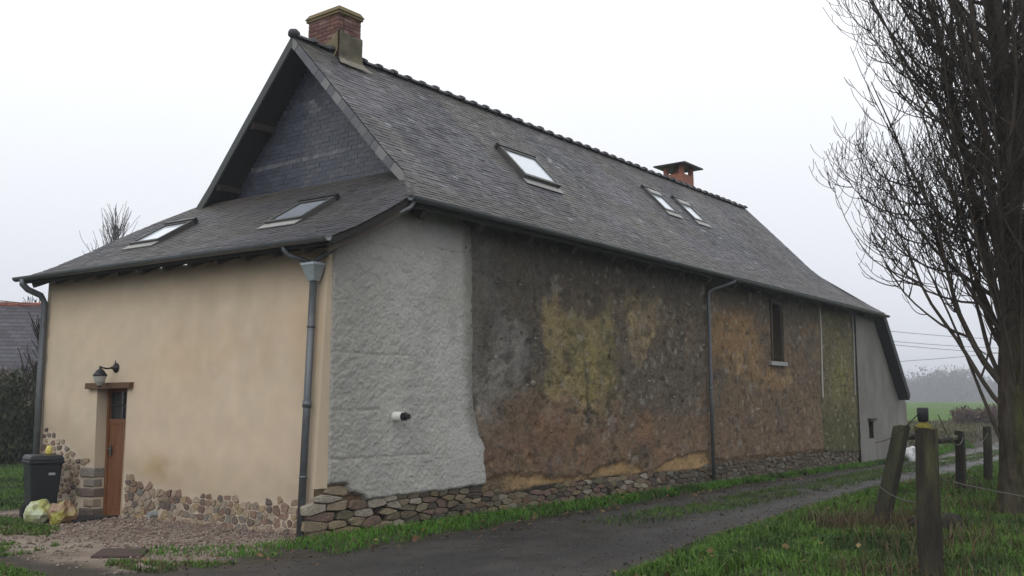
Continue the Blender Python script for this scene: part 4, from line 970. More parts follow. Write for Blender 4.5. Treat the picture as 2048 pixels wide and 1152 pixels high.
big_post = post('fence_post', (-.90, -7.46), (-.905, -7.455, 1.47), .074, 'thick lichened corner post carrying a black insulator cap', 11, ((.026, .023, .018), (.07, .07, .035)), 12)
post('fence_post', (2.39, -6.06), (2.575, -6.30, 1.42), .086, 'leaning dark post at the edge of the grassy bank', 12)
post('fence_post', (7.70, -5.64), (7.72, -5.66, 1.27), .075, 'upright post at the end of the wooden rail', 13)
post('fence_post', (10.0, -5.49), (10.06, -5.55, 1.30), .075, 'thin fence post nearest to the poplar trunk', 14)
b = MB(); b.tube([(-.905, -7.455, 1.44), (-.905, -7.455, 1.53)], [.022, .024], 10); stem = b.build('stem', m_oldwood_dark, None)
ins = thing('insulator', 'black insulator cap on top of the corner post', 'insulator', (-.905, -7.455, 1.47))
stem.parent = ins; stem.matrix_parent_inverse = Matrix.Translation(-Vector(ins['base']))
b = MB(); b.lathe((-.905, -7.455, 1.51), [(.026, 0), (.038, .015), (.04, .09), (.036, .10)], 12); b.build('cap', m_black, ins, True)
b = MB(); b.lathe((-.905, -7.455, 1.455), [(.07, 0), (.05, .03), (.02, .055)], 10); b.build('moss_tuft', M('yellow_moss', (.13, .12, .02), var=.4, bump=.8), ins, True)
# rail
V = []; C = []; F = []; n = 8; A = Vector((2.60, -6.25, 1.31)); B = Vector((7.66, -5.62, 1.17))
for i in range(21):
    t = i/20; p = A.lerp(B, t)+Vector((0, 0, .05*math.sin(t*6)*(1-t)-.02*math.sin(t*math.pi)))
    for k in range(n):
        a = 2*math.pi*k/n; V.append(p+Vector((.02*math.cos(a), .05*math.cos(a), (.05+.02*(float(vn(i*.7, k, 5))-.5))*math.sin(a)))); mo = float(vn(i*.9, k*.6, 6)); C.append((.03+.09*(mo > .8), .027+.085*(mo > .8), .02+.05*(mo > .8)))
for i in range(20):
    for k in range(n): F.append((i*n+k, i*n+(k+1) % n, (i+1)*n+(k+1) % n, (i+1)*n+k))
F += [tuple(range(n-1, -1, -1)), tuple(20*n+k for k in range(n))]
tag(link('fence_rail', mesh_np('fence_rail', V, F, np.array(C), True), m_post), 'rough lichened wooden rail between the leaning post and the next', 'rail')
def wire(name, pts, r, label, mat=m_wire, sag=.05, cat='wire', group='fence wires'):
    b = MB(); Q = []
    for a, c_ in zip(pts, pts[1:]):
        a = Vector(a); c_ = Vector(c_)
        for i in range(10): t = i/10; Q.append(a.lerp(c_, t)-Vector((0, 0, sag*4*t*(1-t))))
    Q.append(Vector(pts[-1])); b.tube(Q, r, 5); return tag(b.build(name, mat), label, cat, group)
wire('fence_wire', [(-.95, -7.43, 1.56), (2.45, -6.06, 1.25)], .004, 'upper fence wire from the corner post to the leaning post')
wire('fence_wire', [(-.94, -7.42, .95), (2.42, -6.04, .85)], .004, 'lower fence wire from the corner post to the leaning post')
wire('fence_wire', [(-.80, -7.53, 1.56), (7.70, -5.72, 1.18), (10.0, -5.58, 1.2)], .004, 'long slack top wire running past the leaning post to the last posts', sag=.16)
wire('fence_wire', [(2.50, -6.05, .9), (7.70, -5.56, .8), (10.0, -5.41, .8)], .004, 'middle wire of the fence beyond the leaning post')
wire('fence_wire', [(-.88, -7.62, 1.1), (-1.6, -9.2, 1.05), (-2.4, -11, 1.0)], .004, 'wire leaving the corner post towards the viewer')
# mossy log lying behind the corner post
V = []; C = []; F = []; n = 10
for i in range(9):
    t = i/8; p = Vector((2.25+.5*t, -6.48-.28*t, float(gz(2.4, -6.5))+.09))
    for k in range(n):
        a = 2*math.pi*k/n; rr = .115*(1+.3*(float(vn(i, k*1.3, 61))-.5))*(1 if 0 < i < 8 else .85); V.append(p+Vector((.4*math.cos(a)*rr, .8*math.cos(a)*rr, math.sin(a)*rr))); C.append((.022, .02, .015))
for i in range(8):
    for k in range(n): F.append((i*n+k, i*n+(k+1) % n, (i+1)*n+(k+1) % n, (i+1)*n+k))
F += [tuple(range(n-1, -1, -1)), tuple(8*n+k for k in range(n))]
tag(link('log', mesh_np('log', V, F, np.array(C), True), m_post), 'short dark rotten log on the ground beside the leaning post', 'log')

# ================================================================ poplar
class TB:      # fast tube collector
    def __init__(s): s.V = []; s.F = []; s.C = []; s.n = 0
    def tube(s, P, Rr, n=4, col=(.05, .045, .038)):
        P = np.asarray(P, float); m = len(P); T = np.gradient(P, axis=0); T /= np.linalg.norm(T, axis=1, keepdims=True)+1e-9
        ref = np.array([.31, .95, .05]); U = np.cross(T, ref); U /= np.linalg.norm(U, axis=1, keepdims=True)+1e-9; Wv = np.cross(T, U)
        a = np.arange(n)*2*np.pi/n; Q = P[:, None]+(U[:, None]*np.cos(a)[None, :, None]+Wv[:, None]*np.sin(a)[None, :, None])*np.asarray(Rr)[:, None, None]
        i, k = np.meshgrid(np.arange(m-1), np.arange(n), indexing='ij'); k2 = (k+1) % n
        f = np.stack([i*n+k, i*n+k2, (i+1)*n+k2, (i+1)*n+k], -1).reshape(-1, 4)+s.n
        s.V.append(Q.reshape(-1, 3)); s.F.append(f); s.C.append(np.tile(col, (m*n, 1))); s.n += m*n
    def mesh(s, name, smooth=True): return mesh_np(name, np.vstack(s.V), np.vstack(s.F), np.vstack(s.C), smooth)
def grow(p, d, L_, k, r_, up=.25, wob=.12):
    P = [p]; d = d/np.linalg.norm(d); st = L_/k
    for i in range(k):
        d = d+np.array([0, 0, up])/k*1.0+r_.normal(0, wob, 3)/math.sqrt(k); d /= np.linalg.norm(d); p = p+d*st; P.append(p)
    return np.array(P)
TB0 = np.array([4.84, -6.98, float(gz(4.84, -6.98))-.1])
pop = thing('poplar_tree', 'tall bare poplar with upswept twigs growing beside the wire fence', 'tree', tuple(TB0))
r_ = np.random.default_rng(77)
tr = TB()
zt_ = np.concatenate([np.linspace(0, 2.2, 16), np.linspace(2.6, 14.5, 18)])
rt = np.interp(zt_, [0, .25, .6, 1.9, 4.2, 14.5], [.34, .265, .225, .205, .08, .03])
Pt = np.stack([TB0[0]+.05*np.sin(zt_*.9), TB0[1]+.05*np.cos(zt_*.7)-.05, TB0[2]+zt_], 1)
# fluted bark trunk
n = 22; V = []; C = []
for i in range(len(Pt)):
    for k in range(n):
        a = 2*math.pi*k/n; flu = 1+.13*math.sin(a*5+.4*i*.3)*np.interp(zt_[i], [0, 1, 6], [1, .6, .3])+.10*(float(vn(k*1.1, zt_[i]*1.6, 91))-.5)
        V.append(Pt[i]+np.array([math.cos(a), math.sin(a), 0])*rt[i]*flu); mo = float(vn(k*.5, zt_[i]*.9, 92)); g_ = max(0, (mo-.45)*1.8); C.append(np.array([.048, .04, .032])*(1-g_)+np.array([.05, .056, .02])*g_)
F = [(i*n+k, i*n+(k+1) % n, (i+1)*n+(k+1) % n, (i+1)*n+k) for i in range(len(Pt)-1) for k in range(n)]
link('trunk', mesh_np('trunk', V, F, np.array(C), True), m_bark, pop)
cr = TB(); tw = TB()
def sub(P, Rr, level, spread, count, Lr, tb, k, n, up):
    m = len(P)
    for j in range(count):
        t = r_.uniform(.12, 1.0)**.9; i = min(int(t*(m-1)), m-2); f = t*(m-1)-i; p = P[i]*(1-f)+P[i+1]*f
        d = P[i+1]-P[i]; d /= np.linalg.norm(d); a = r_.normal(0, 1, 3); a -= d*a.dot(d); a /= np.linalg.norm(a)+1e-9
        dd = d*math.cos(spread)+a*math.sin(spread); dd[2] = dd[2]*.7
        L_ = r_.uniform(*Lr); rr = min(Rr[i]*.7, L_*.0105+.0042)
        Q = grow(p, dd, L_, k, r_, up, .22 if level > 1 else .16)
        R_ = np.linspace(rr, max(rr*.4, .0042), len(Q))
        tb.tube(Q, R_, n)
        yield Q, R_
nlimb = 86
for i in range(nlimb):
    h = 1.25+ (i/nlimb)**1.3*9.6; az = i*2.39996+r_.uniform(-.3, .3)
    j = np.searchsorted(zt_, h); p = np.array([np.interp(h, zt_, Pt[:, 0]), np.interp(h, zt_, Pt[:, 1]), TB0[2]+h])
    r0 = np.interp(h, zt_, rt)
    out = np.array([math.cos(az), math.sin(az), 0]); ang = r_.uniform(.55, 1.12)
    if h < 2.4: ang = r_.uniform(.5, .85)
    L_ = r_.uniform(2.3, 4.5)*np.interp(h, [0, 6, 12], [1, .9, .45]); rl = r_.uniform(.018, .045)*np.interp(h, [0, 6, 12], [1., .9, .5])
    d = out*math.sin(ang)+np.array([0, 0, 1])*math.cos(ang)
    P = grow(p+out*r0*.5, d, L_, 12, r_, 1.5, .2); Rl = np.linspace(rl, rl*.22, len(P))
    cr.tube(P, Rl, 6, (.04, .036, .028))
    big_ = L_ > 3
    for Q, Rq in sub(P, Rl, 1, r_.uniform(.7, 1.15), 9, (.6, 1.7), cr, 8, 4, 1.5):
        for Q2, R2 in sub(Q, Rq, 2, 1.15, 8, (.2, .85), tw, 7, 3, 1.9):
            for Q3, R3 in sub(Q2, R2, 3, 1.0, 2, (.10, .34), tw, 5, 3, 1.8): pass
# several upright leaders instead of one clean bole
for i in range(6):
    h = r_.uniform(1.3, 2.6); az = i*2.4+.4; out = np.array([math.cos(az), math.sin(az), 0]); p = np.array([np.interp(h, zt_, Pt[:, 0]), np.interp(h, zt_, Pt[:, 1]), TB0[2]+h])
    P = grow(p, out*r_.uniform(.06, .2)+np.array([0, 0, 1.]), r_.uniform(6, 9.5), 16, r_, .15, .10); Rl = np.linspace(r_.uniform(.05, .085), .015, len(P)); cr.tube(P, Rl, 8, (.04, .036, .028))
    for Q, Rq in sub(P, Rl, 1, r_.uniform(.45, .8), 9, (.8, 2.4), cr, 8, 4, 1.3):
        for Q2, R2 in sub(Q, Rq, 2, 1.05, 5, (.25, .9), tw, 7, 3, 1.9):
            for Q3, R3 in sub(Q2, R2, 3, 1.0, 1, (.10, .34), tw, 5, 3, 1.8): pass
# suckers hugging the trunk
for i in range(26):
    h = r_.uniform(.9, 6.5); az = r_.uniform(0, 6.28); out = np.array([math.cos(az), math.sin(az), 0]); r0 = np.interp(h, zt_, rt)
    p = np.array([np.interp(h, zt_, Pt[:, 0]), np.interp(h, zt_, Pt[:, 1]), TB0[2]+h])+out*r0*.8
    P = grow(p, out*.35+np.array([0, 0, 1]), r_.uniform(1.2, 3.4), 8, r_, .5, .12); cr.tube(P, np.linspace(r_.uniform(.018, .045), .006, len(P)), 5, (.04, .036, .028))
link('branches', cr.mesh('branches'), M('poplar_limbs', (.062, .052, .042), var=.45, vs=8, vs2=30, bump=.5, rough=.9, spec=.15), pop); link('twigs', tw.mesh('twigs', False), m_twig, pop)
print('poplar faces', sum(len(f) for f in cr.F), sum(len(f) for f in tw.F))

# ================================================================ grass
CAMP = np.array([-8.159, -9.395])
def blades(name, X, Y, H, Wd, cols, label, lean=.5, zf=gz, segs=2, seed=0, parent=None):
    r_ = np.random.default_rng(seed); n = len(X); Z = zf(X, Y)-.01; az = r_.uniform(0, 6.283, n); la_ = r_.uniform(0, 6.283, n); ln = np.abs(r_.normal(0, lean, n))
    px = np.cos(az)*Wd/2; py = np.sin(az)*Wd/2; lx = np.cos(la_)*ln*H; ly = np.sin(la_)*ln*H
    v0 = np.stack([X-px, Y-py, Z], 1); v1 = np.stack([X+px, Y+py, Z], 1)
    v2 = np.stack([X-px*.7+lx*.3, Y-py*.7+ly*.3, Z+H*.55], 1); v3 = np.stack([X+px*.7+lx*.3, Y+py*.7+ly*.3, Z+H*.55], 1)
    v4 = np.stack([X+lx, Y+ly, Z+H*np.clip(1-.35*ln, .35, 1)], 1)
    V = np.stack([v0, v1, v2, v3, v4], 1).reshape(-1, 3); b0 = np.arange(n)*5
    F = np.concatenate([np.stack([b0, b0+1, b0+3], 1), np.stack([b0, b0+3, b0+2], 1), np.stack([b0+2, b0+3, b0+4], 1)])
    C = np.repeat(cols, 5, 0); C = C.reshape(n, 5, 3)*np.array([.7, .7, 1, 1, 1.12])[None, :, None]
    o = link(name, mesh_np(name, V, F, C.reshape(-1, 3)), m_grass); return tag(o, label, kind='stuff')
def gcol(X, Y, seed, dry=.2):
    r_ = np.random.default_rng(seed); n = len(X); k = fbm(X*1.2, Y*1.2, seed)[:, None]; j = r_.random((n, 1))
    A = np.array([.045, .105, .012]); B = np.array([.082, .155, .022]); D = np.array([.12, .10, .042]); E_ = np.array([.03, .06, .012])
    c = A*(1-j)+B*j; c = c*(1-sstep(.5, .7, k))+E_*sstep(.5, .7, k); dm = (r_.random((n, 1)) < dry*(.3+1.6*sstep(.4, .65, fbm(X*.9+7, Y*.9, seed+1)))[:, None]); c = np.where(dm, D*(.6+.6*j), c); return c*(.72+.55*r_.random((n, 1)))
r_ = np.random.default_rng(5)
# bank: density falls off with distance
N_ = 420000; X = r_.uniform(-3.5, 26, N_); Y = r_.uniform(-11, -2.3, N_); dst = np.hypot(X-CAMP[0], Y-CAMP[1])
edge = yN(X)-Y+.45*(fbm(X*2, Y*2, 81)-.5); fwd = (X-CAMP[0])*.792+(Y-CAMP[1])*.611; side = (X-CAMP[0])*.611-(Y-CAMP[1])*.792
cl = fbm(X*2.6, Y*2.6, 82)
ok = (edge > -.03)&(fwd > 3.5)&(side < fwd*.62+1.2)&(side > -fwd*.55)&(r_.random(N_) < np.clip(11/dst, .35, 1)*sstep(.22, .5, cl+.1))
X, Y, dst, edge, cl = X[ok], Y[ok], dst[ok], edge[ok], cl[ok]
H = (.05+.12*r_.random(len(X))*sstep(.3, .7, cl))*np.interp(edge, [0, .25, 1], [.55, .9, 1.15]); Wd = .007+.0012*dst*.5
blades('bank_grass', X, Y, H, Wd*r_.uniform(.7, 1.3, len(X)), gcol(X, Y, 83, .035), 'rough tussocky grass covering the bank under the fence', .75, seed=84)
print('bank blades', len(X))
# dry tussocks at post feet
Xs = []; Ys = []
for (x_, y_, s_, n_) in [(2.25, -5.9, .28, 700), (2.6, -6.3, .25, 350), (-.9, -7.3, .3, 260), (1.6, -6.9, .4, 220), (4.5, -6.3, .4, 260), (7.6, -5.5, .3, 250), (0.6, -7.2, .4, 120)]:
    Xs.append(x_+r_.normal(0, s_, n_)); Ys.append(y_+r_.normal(0, s_, n_))
X = np.concatenate(Xs); Y = np.concatenate(Ys); n = len(X)
blades('dry_grass', X, Y, r_.uniform(.12, .34, n), r_.uniform(.007, .014, n), np.array([.085, .066, .034])*r_.uniform(.45, 1.3, (n, 1)), 'dry brown grass tufts around the feet of the posts', .6, seed=85)
# verge at the wall
N_ = 90000; X = r_.uniform(-2.4, 32, N_); Y = r_.uniform(-1.35, 1.3, N_); n1 = fbm(X*2.5, Y*2.5, 86)
Pv = [(-.12, -.06), (-.6, -.12), (-1.15, .35), (-1.5, .95), (-2.0, .85), (-1.85, .2), (-1.4, -.55), (-.9, -1.02), (-.5, -1.1), (0, -1.06)]
inv_ = ((Y > yF(X)+.06-.25*(n1-.5))&(Y < -.10)&(X > -.2)) | in_poly(X+.35*(n1-.5), Y+.35*(n1-.5), Pv)
thin = np.where((Y > -.2), .5, 1)*np.where(X > 18, .8, 1)
ok = inv_&(r_.random(N_) < thin*sstep(.2, .42, n1+.08)); X, Y = X[ok], Y[ok]; n = len(X); dst = np.hypot(X-CAMP[0], Y-CAMP[1])
blades('verge_grass', X, Y, r_.uniform(.05, .15, n)*np.interp(X, [-2, 0, 3, 30], [.6, .9, 1, 1.1]), r_.uniform(.010, .02, n)*dst/14, gcol(X, Y, 87, .05)*np.array([.95, 1.2, .8]), 'strip of short green grass along the foot of the wall', .6, seed=88)
print('verge', n)
# middle of the track
N_ = 26000; X = r_.uniform(3, 34, N_); u = r_.normal(0, .24, N_); Y = -2.15+.55*sstep(3, 24, X)+u; n1 = fbm(X*1.6, Y*3, 89); ok = (n1 > .46-.1*sstep(6, 12, X))&(r_.random(N_) < sstep(2.8, 6, X)); X, Y = X[ok], Y[ok]; n = len(X)
blades('track_grass', X, Y, r_.uniform(.03, .085, n), r_.uniform(.012, .022, n), gcol(X, Y, 90, .15)*.85, 'thin grass growing between the wheel ruts', .7, zf=lambda x, y: gz(x, y)+.05, seed=91)
# yard patches left
N_ = 120000; X = r_.uniform(-5.5, -.6, N_); Y = r_.uniform(-2.2, 7.2, N_); n1 = fbm(X*1.5, Y*1.1, 92); n2 = fbm(X*5, Y*5, 93)
P1 = [(-1.05, 5.9), (-1.1, 4.9), (-1.25, 4.2), (-1.3, 3.5), (-1.75, 2.95), (-2.15, 3.6), (-2.3, 5.6)]
P2 = [(-2.35, 2.6), (-2.15, 1.9), (-2.7, 1.5), (-3.3, 1.6), (-3.3, 2.6)]; P3 = [(-3.1, 1.2), (-3.1, .1), (-4.5, -.2), (-5.5, 1.5), (-4, 2.2)]; P4 = [(-2.35, .45), (-1.95, -.2), (-1.7, -.9), (-2.3, -1.0), (-2.75, .0)]
xx = X+.5*(n1-.5); yy = Y+.6*(n1-.5)
ok = ((in_poly(xx, yy, P1)) | (in_poly(xx, yy, P2)&(n2 > .5)) | in_poly(xx, yy, P3) | (in_poly(xx, yy, P4)&(n2 > .4)))&(n2 > .36); X, Y = X[ok], Y[ok]; n = len(X)
blades('yard_grass', X, Y, r_.uniform(.03, .09, n), r_.uniform(.010, .018, n), gcol(X, Y, 94, .22), 'patchy grass tufts in the gravel of the yard', .8, seed=95)
# lawn
N_ = 90000; X = r_.uniform(-4, 12, N_); Y = r_.uniform(6.6, 26, N_); ok = (r_.random(N_) < np.clip(12/Y, .3, 1)); X, Y = X[ok], Y[ok]; n = len(X)
blades('lawn_grass', X, Y, r_.uniform(.04, .09, n), r_.uniform(.02, .035, n), gcol(X, Y, 96, .03)*1.05, 'short green lawn behind the wheelie bin', .5, seed=97)
# far verge and field edge
N_ = 45000; X = r_.uniform(24, 48, N_); Y = r_.uniform(-1.2, 16, N_); ok = (Y > yF(X)+.25)&((X < 36)|(r_.random(N_) < .5)); X, Y = X[ok], Y[ok]; n = len(X); rr_ = (X+8.2)*.97+(Y+9.4)*.25
C = gcol(X, Y, 98, .1); C = np.where((rr_ > 34.6)[:, None], np.array([.13, .07, .035])*r_.uniform(.5, 1.3, (n, 1)), C*1.15); C = np.where((rr_ > 36.4)[:, None], np.array([.085, .085, .04])*r_.uniform(.6, 1.3, (n, 1)), C)
blades('field_edge_grass', X, Y, r_.uniform(.08, .22, n), r_.uniform(.025, .05, n), C, 'green and russet rough grass beyond the end of the house', .6, seed=99)
# pebbles on the gravel strip
N_ = 9000; X = r_.uniform(-2.9, .0, N_); Y = r_.uniform(-.4, 6, N_); ok = (X < -.0734*Y-.03)&(r_.random(N_) < np.interp(-.0734*Y-X, [0, .6, 1.3, 2.6], [1, .9, .4, .12])); X, Y = X[ok], Y[ok]; n = len(X); Z = gz(X, Y)
S_ = r_.uniform(.008, .026, n)*np.where(r_.random(n) < .06, 1.8, 1); oc = np.array([(1, 0, 0), (0, 1, 0), (-1, 0, 0), (0, -1, 0), (0, 0, .7), (0, 0, -.7)], float)
oc8 = oc; V = (oc[None]*S_[:, None, None]*r_.uniform(.6, 1.3, (n, 6, 1)))+np.stack([X, Y, Z+S_*.25], 1)[:, None]
of = np.array([(0, 1, 4), (1, 2, 4), (2, 3, 4), (3, 0, 4), (1, 0, 5), (2, 1, 5), (3, 2, 5), (0, 3, 5)]); of8 = of; F = (of[None]+(np.arange(n)*6)[:, None, None]).reshape(-1, 3)
pal = np.array([(.20, .145, .115), (.15, .11, .09), (.25, .20, .165), (.17, .12, .11), (.12, .09, .075), (.29, .25, .21)]); C = np.repeat(pal[r_.integers(0, 6, n)], 6, 0)
tag(link('gravel', mesh_np('gravel', V.reshape(-1, 3), F, C), m_pebble), 'loose reddish gravel along the foot of the beige wall', kind='stuff')

# grit and small stones on the track
N_ = 5200; X = r_.uniform(-3, 26, N_); Y = lerp(yN(X), yF(X), r_.beta(.55, .55, N_)); ok = r_.random(N_) < np.interp(np.hypot(X-CAMP[0], Y-CAMP[1]), [6, 14, 30], [1, .7, .3]); X, Y = X[ok], Y[ok]; n = len(X); Z = gz(X, Y)+.028
S_ = r_.uniform(.006, .018, n)*np.where(r_.random(n) < .06, 1.8, 1)
V = (oc8[None]*S_[:, None, None]*r_.uniform(.6, 1.3, (n, 6, 1)))+np.stack([X, Y, Z], 1)[:, None]; F = (of8[None]+(np.arange(n)*6)[:, None, None]).reshape(-1, 3)
C = np.repeat(np.array([(.06, .055, .05), (.035, .032, .03), (.10, .092, .082), (.05, .04, .03)])[r_.integers(0, 4, n)], 6, 0)
tag(link('track_gravel', mesh_np('track_gravel', V.reshape(-1, 3), F, C), m_pebble), 'loose grit and small stones scattered on the track', kind='stuff')

# fallen leaves
N_ = 700; X = r_.uniform(-2.5, 14, N_); Y = np.where(r_.random(N_) < .5, yN(X)-np.abs(r_.normal(0, 1.2, N_)), yF(X)+r_.normal(-.1, .35, N_)); ok = Y < -.15; X, Y = X[ok], Y[ok]; n = len(X); Z = gz(X, Y)+r_.uniform(.03, .09, n); a_ = r_.uniform(0, 6.28, n); S_ = r_.uniform(.018, .04, n)
dx = np.stack([np.cos(a_)*S_, np.sin(a_)*S_, r_.normal(0, .35, n)*S_], 1); dy = np.stack([-np.sin(a_)*S_*.6, np.cos(a_)*S_*.6, r_.normal(0, .35, n)*S_], 1); P = np.stack([X, Y, Z], 1)
V = np.stack([P-dx, P-dy+[0, 0, .006], P+dx, P+dy+[0, 0, .006]], 1).reshape(-1, 3); F = np.arange(4*n).reshape(-1, 4); C = np.repeat(np.array([(.10, .055, .025), (.14, .085, .035), (.06, .036, .02), (.17, .12, .05)])[r_.integers(0, 4, n)], 4, 0)
tag(link('fallen_leaves', mesh_np('fallen_leaves', V, F, C), m_leaf), 'brown fallen leaves scattered along the edges of the track', kind='stuff')

# ================================================================ background
def crown_tree(name, base, H, Rw, label, seed, cols, n=5200, group=None, cat='tree', ratio=.72, leaf=.35, trunk=.18):
    r_ = np.random.default_rng(seed); z0 = float(gz(base[0], base[1])); B = np.array([base[0], base[1], z0-.2]); t_ = thing(name, label, cat, tuple(B), group)
    tb = TB(); P = grow(B, np.array([0, 0, 1.]), H*.85, 8, r_, .1, .05); tb.tube(P, np.linspace(trunk, trunk*.2, len(P)), 6)
    link('trunk', tb.mesh('trunk'), m_twig, t_)
    cl = [(np.array([r_.uniform(-.6, .6)*Rw, r_.uniform(-.6, .6)*Rw, H*r_.uniform(1-ratio, .85)]), r_.uniform(.3, .55)*Rw) for _ in range(14)]
    V = []; C = []
    per = n//len(cl)
    for c_, s_ in cl:
        d = r_.normal(0, 1, (per, 3)); d /= np.linalg.norm(d, axis=1, keepdims=True); q = c_+d*(r_.random((per, 1))**.45)*s_*np.array([1, 1, .8])
        q[:, 2] = np.clip(q[:, 2], .02*H, None)
        a = r_.normal(0, 1, (per, 3))*leaf*.35; b_ = np.stack([r_.normal(0, .4, per), r_.normal(0, .4, per), r_.uniform(.3, 1.1, per)], 1)*leaf
        V.append(np.stack([q-a*.5, q+a*.5, q+b_], 1)); C.append(np.repeat((np.array(cols[0])+(np.array(cols[1])-np.array(cols[0]))*r_.random((per, 1)))[:, None], 3, 1))
    V = np.concatenate(V).reshape(-1, 3)+B; C = np.concatenate(C).reshape(-1, 3); F = np.arange(len(V)).reshape(-1, 3)
    link('crown', mesh_np('crown', V, F, C), m_leaf, t_); return t_
mist = ((.045, .042, .035), (.075, .065, .05)); G = 'misty trees beyond the field'
def dp(u, d): # point at depth d along a lateral slope u (right / depth)
    return (-8.159+d*(.792+u*.611), -9.395+d*(.611-u*.792))
for i, (u, d_, H, Rw, lab) in enumerate([(.443, 480, 13.0, 20, 'broad round-topped misty tree in the middle of the far hedge'), (.405, 520, 7.6, 17, 'low misty tree nearest the far corner of the house'), (.478, 490, 6.8, 17, 'misty tree of the far hedge nearest to the poplar trunk'), (.425, 495, 9.0, 15, 'misty tree between the round-topped one and the house'), (.46, 500, 8.6, 15, 'misty tree between the round-topped one and the poplar'),
                                      (.505, 490, 7.6, 17, 'misty tree half hidden behind the poplar trunk')]):
    crown_tree('misty_tree', dp(u, d_), H, Rw, lab, 600+i, mist, 7000, G, leaf=1.5, ratio=.97, trunk=.4)
crown_tree('bramble_bush', dp(.476, 50), 0.8, 1.5, 'purplish brown bramble bush in the far field', 620, ((.07, .05, .045), (.11, .075, .065)), 4500, None, 'bush', .98, .16, .03)
crown_tree('bramble_bush', dp(.50, 54), 0.7, 1.5, 'low brown bush beside the poplar trunk in the field', 621, ((.07, .05, .04), (.10, .075, .055)), 3500, None, 'bush', .98, .16, .03)
# left: neighbour building, hedge, bare trees
nb = thing('neighbour_house', 'low house with purple slate roof and red ridge tiles behind the hedge', 'house', (8, 30, 0))
# ridge runs across the view; eave side faces the yard
ax = Vector((.792*.2+.611, .611*.2-.792, 0)).normalized(); pn = Vector((ax.y, -ax.x, 0)); 
if pn.dot(Vector((-.79, -.61, 0))) < 0: pn = -pn
O_ = Vector((7.6, 30.5, 0)); zg = float(gz(8, 30))
def NP(a, p, z): return O_+ax*a+pn*p+Vector((0, 0, z+zg))
V = []; F = []; C = []
rr_ = np.random.default_rng(9)
for k in range(22):
    for j in range(40):
        p0, p1 = k/22, (k+1)/22; a0 = -7+j*.35+(.17 if k % 2 else 0); b0 = len(V)
        q = lambda a, t, e_: NP(a, lerp(.0, 3.6, t), lerp(5.6, 2.2, t)-zg+e_*.4)
        V += [q(a0, p0, .0), q(a0+.34, p0, .0), q(a0+.34, p1, .03), q(a0, p1, .03)]; F.append((b0, b0+1, b0+2, b0+3)); c1 = np.array([.066, .064, .078])*rr_.uniform(.7, 1.3); C += [c1]*4
o = link('roof', mesh_np('roof', V, F, np.array(C)), m_roof_n, nb)
b = MB(); b.hexa([NP(-7, 0, 5.5-zg), NP(7.2, 0, 5.5-zg), NP(7.2, 3.5, 2.15-zg), NP(-7, 3.5, 2.15-zg), NP(-7, 0, 5.59-zg), NP(7.2, 0, 5.59-zg), NP(7.2, 3.6, 2.19-zg), NP(-7, 3.6, 2.19-zg)]); b.hexa([NP(-7, 0, 5.5-zg), NP(7.2, 0, 5.5-zg), NP(7.2, -3.5, 2.15-zg), NP(-7, -3.5, 2.15-zg), NP(-7, 0, 5.59-zg), NP(7.2, 0, 5.59-zg), NP(7.2, -3.6, 2.19-zg), NP(-7, -3.6, 2.19-zg)]); b.build('roof_deck', m_deck, nb)
b = MB(); b.hexa([NP(-6.8, -3.2, -.3), NP(7, -3.2, -.3), NP(7, 3.2, -.3), NP(-6.8, 3.2, -.3), NP(-6.8, -3.2, 2.4-zg), NP(7, -3.2, 2.4-zg), NP(7, 3.2, 2.4-zg), NP(-6.8, 3.2, 2.4-zg)]); b.build('wall', m_wall_n, nb)
m_red = M('red_ridge', rand=[(.26, .08, .06), (.22, .07, .055), (.30, .10, .07)], var=.3)
for j in range(36):
    b = MB(); b.tube([NP(-7+j*.4, 0, 5.58-zg), NP(-7+j*.4+.38, 0, 5.58-zg)], [.11, .12], 8); b.build('ridge_tile', m_red, nb)
hg = ((.016, .022, .009), (.04, .05, .018))
for i, (px_, py_, H, Rw, lab) in enumerate([(4.9, 20.3, 3.0, 1.7, 'dark evergreen shrub farther from the downpipe, before the neighbour house'), (6.3, 20.2, 2.7, 1.6, 'dark evergreen shrub seen hard against the corner downpipe behind the bin'), (6.5, 22.5, 3.3, 1.6, 'brownish shrub standing behind the dark shrubs')]):
    crown_tree('shrub', (px_, py_), H, Rw, lab, 640+i, hg if i < 2 else ((.06, .045, .03), (.09, .07, .04)), 7000, 'shrubs in front of the neighbour house', 'shrub', .98, .16, .06)
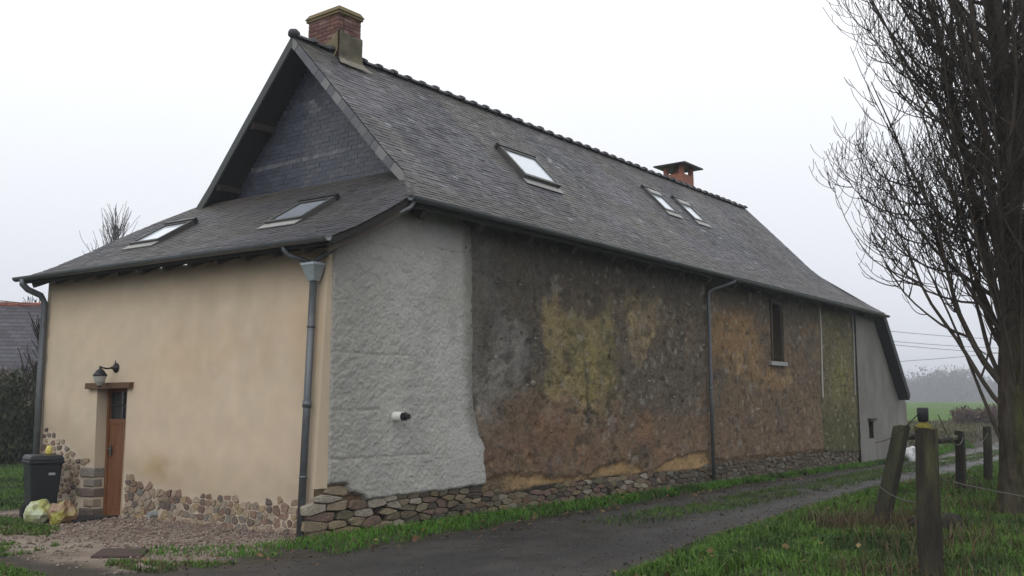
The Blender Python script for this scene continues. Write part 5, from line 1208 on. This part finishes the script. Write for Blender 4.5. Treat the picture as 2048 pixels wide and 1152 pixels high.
def bare_tree(base, H, lab, seed, spread=.5, group='bare trees behind the house', nl=26, rad=.12):
    r_ = np.random.default_rng(seed); z0 = float(gz(*base)); B = np.array([base[0], base[1], z0-.2]); t_ = thing('bare_tree', lab, 'tree', tuple(B), group)
    tb = TB(); P = grow(B, np.array([0, 0, 1.]), H*.95, 12, r_, .2, .06); Rr = np.linspace(rad, .02, len(P)); tb.tube(P, Rr, 7); link('trunk', tb.mesh('trunk'), m_twig, t_)
    tb = TB()
    for i in range(nl):
        t = r_.uniform(.3, .95); k = int(t*11); p = P[k]; az = r_.uniform(0, 6.28); d = np.array([math.cos(az)*spread, math.sin(az)*spread, 1.]); Q = grow(p, d, r_.uniform(.25, .5)*H*(1.15-t), 8, r_, .4, .15); tb.tube(Q, np.linspace(Rr[k]*.6, .012, len(Q)), 4)
        for _ in range(9):
            j = r_.integers(2, len(Q)); a2 = r_.uniform(0, 6.28); Q2 = grow(Q[j], np.array([math.cos(a2)*.6, math.sin(a2)*.6, 1.]), r_.uniform(.08, .16)*H, 5, r_, .4, .2); tb.tube(Q2, np.linspace(.022, .012, len(Q2)), 3)
    link('branches', tb.mesh('branches', False), m_twig, t_)
bare_tree(dp(-.410, 62), 15.2, 'bare twiggy tree whose top shows above the lean-to roof', 701, .28, nl=34)
bare_tree(dp(-.487, 40), 6.6, 'slender bare tree rising behind the neighbour roof', 702, .45, rad=.06)
bare_tree(dp(-.478, 27), 4.9, 'thin bare sapling in front of the purple roof', 703, .4, rad=.04)
# overhead wires
PWR = 'overhead power lines'
wire('power_line', [dp(-.60, 30)+(5.25,), dp(-.44, 31)+(4.85,)], .016, 'thicker overhead wire above the neighbour roof', sag=.1, group=PWR)
wire('power_line', [dp(-.60, 31)+(5.3,), dp(-.44, 32)+(4.9,)], .012, 'thinner overhead wire above the neighbour roof', sag=.1, group=PWR)
for i, (z0, z1, lab) in enumerate([(6.38, 5.9, 'highest overhead wire beyond the far end of the house'), (5.78, 5.35, 'second overhead wire beyond the far end of the house'), (5.6, 5.0, 'third overhead wire beyond the far end of the house'), (4.30, 5.6, 'lowest overhead wire slanting up beyond the far end of the house')]):
    wire('power_line', [dp(.36, 58)+(z0,), dp(.56, 62)+(z1,)], .015, lab, sag=.15, group=PWR)

# ================================================================ haze
hz = MB(); hz.box((70, 70, 12.4), (1180, 1180, 28.))
m = bpy.data.materials.new('haze'); m.use_nodes = True; t = m.node_tree; t.nodes.clear(); ou = t.nodes.new('ShaderNodeOutputMaterial'); pv = t.nodes.new('ShaderNodeVolumePrincipled')
pv.inputs['Color'].default_value = (.86, .90, .96, 1); pv.inputs['Density'].default_value = .0014; pv.inputs['Anisotropy'].default_value = .2
t.links.new(pv.outputs[0], ou.inputs['Volume'])
o = hz.build('haze', m); tag(o, 'thin grey winter haze filling the air', kind='stuff')
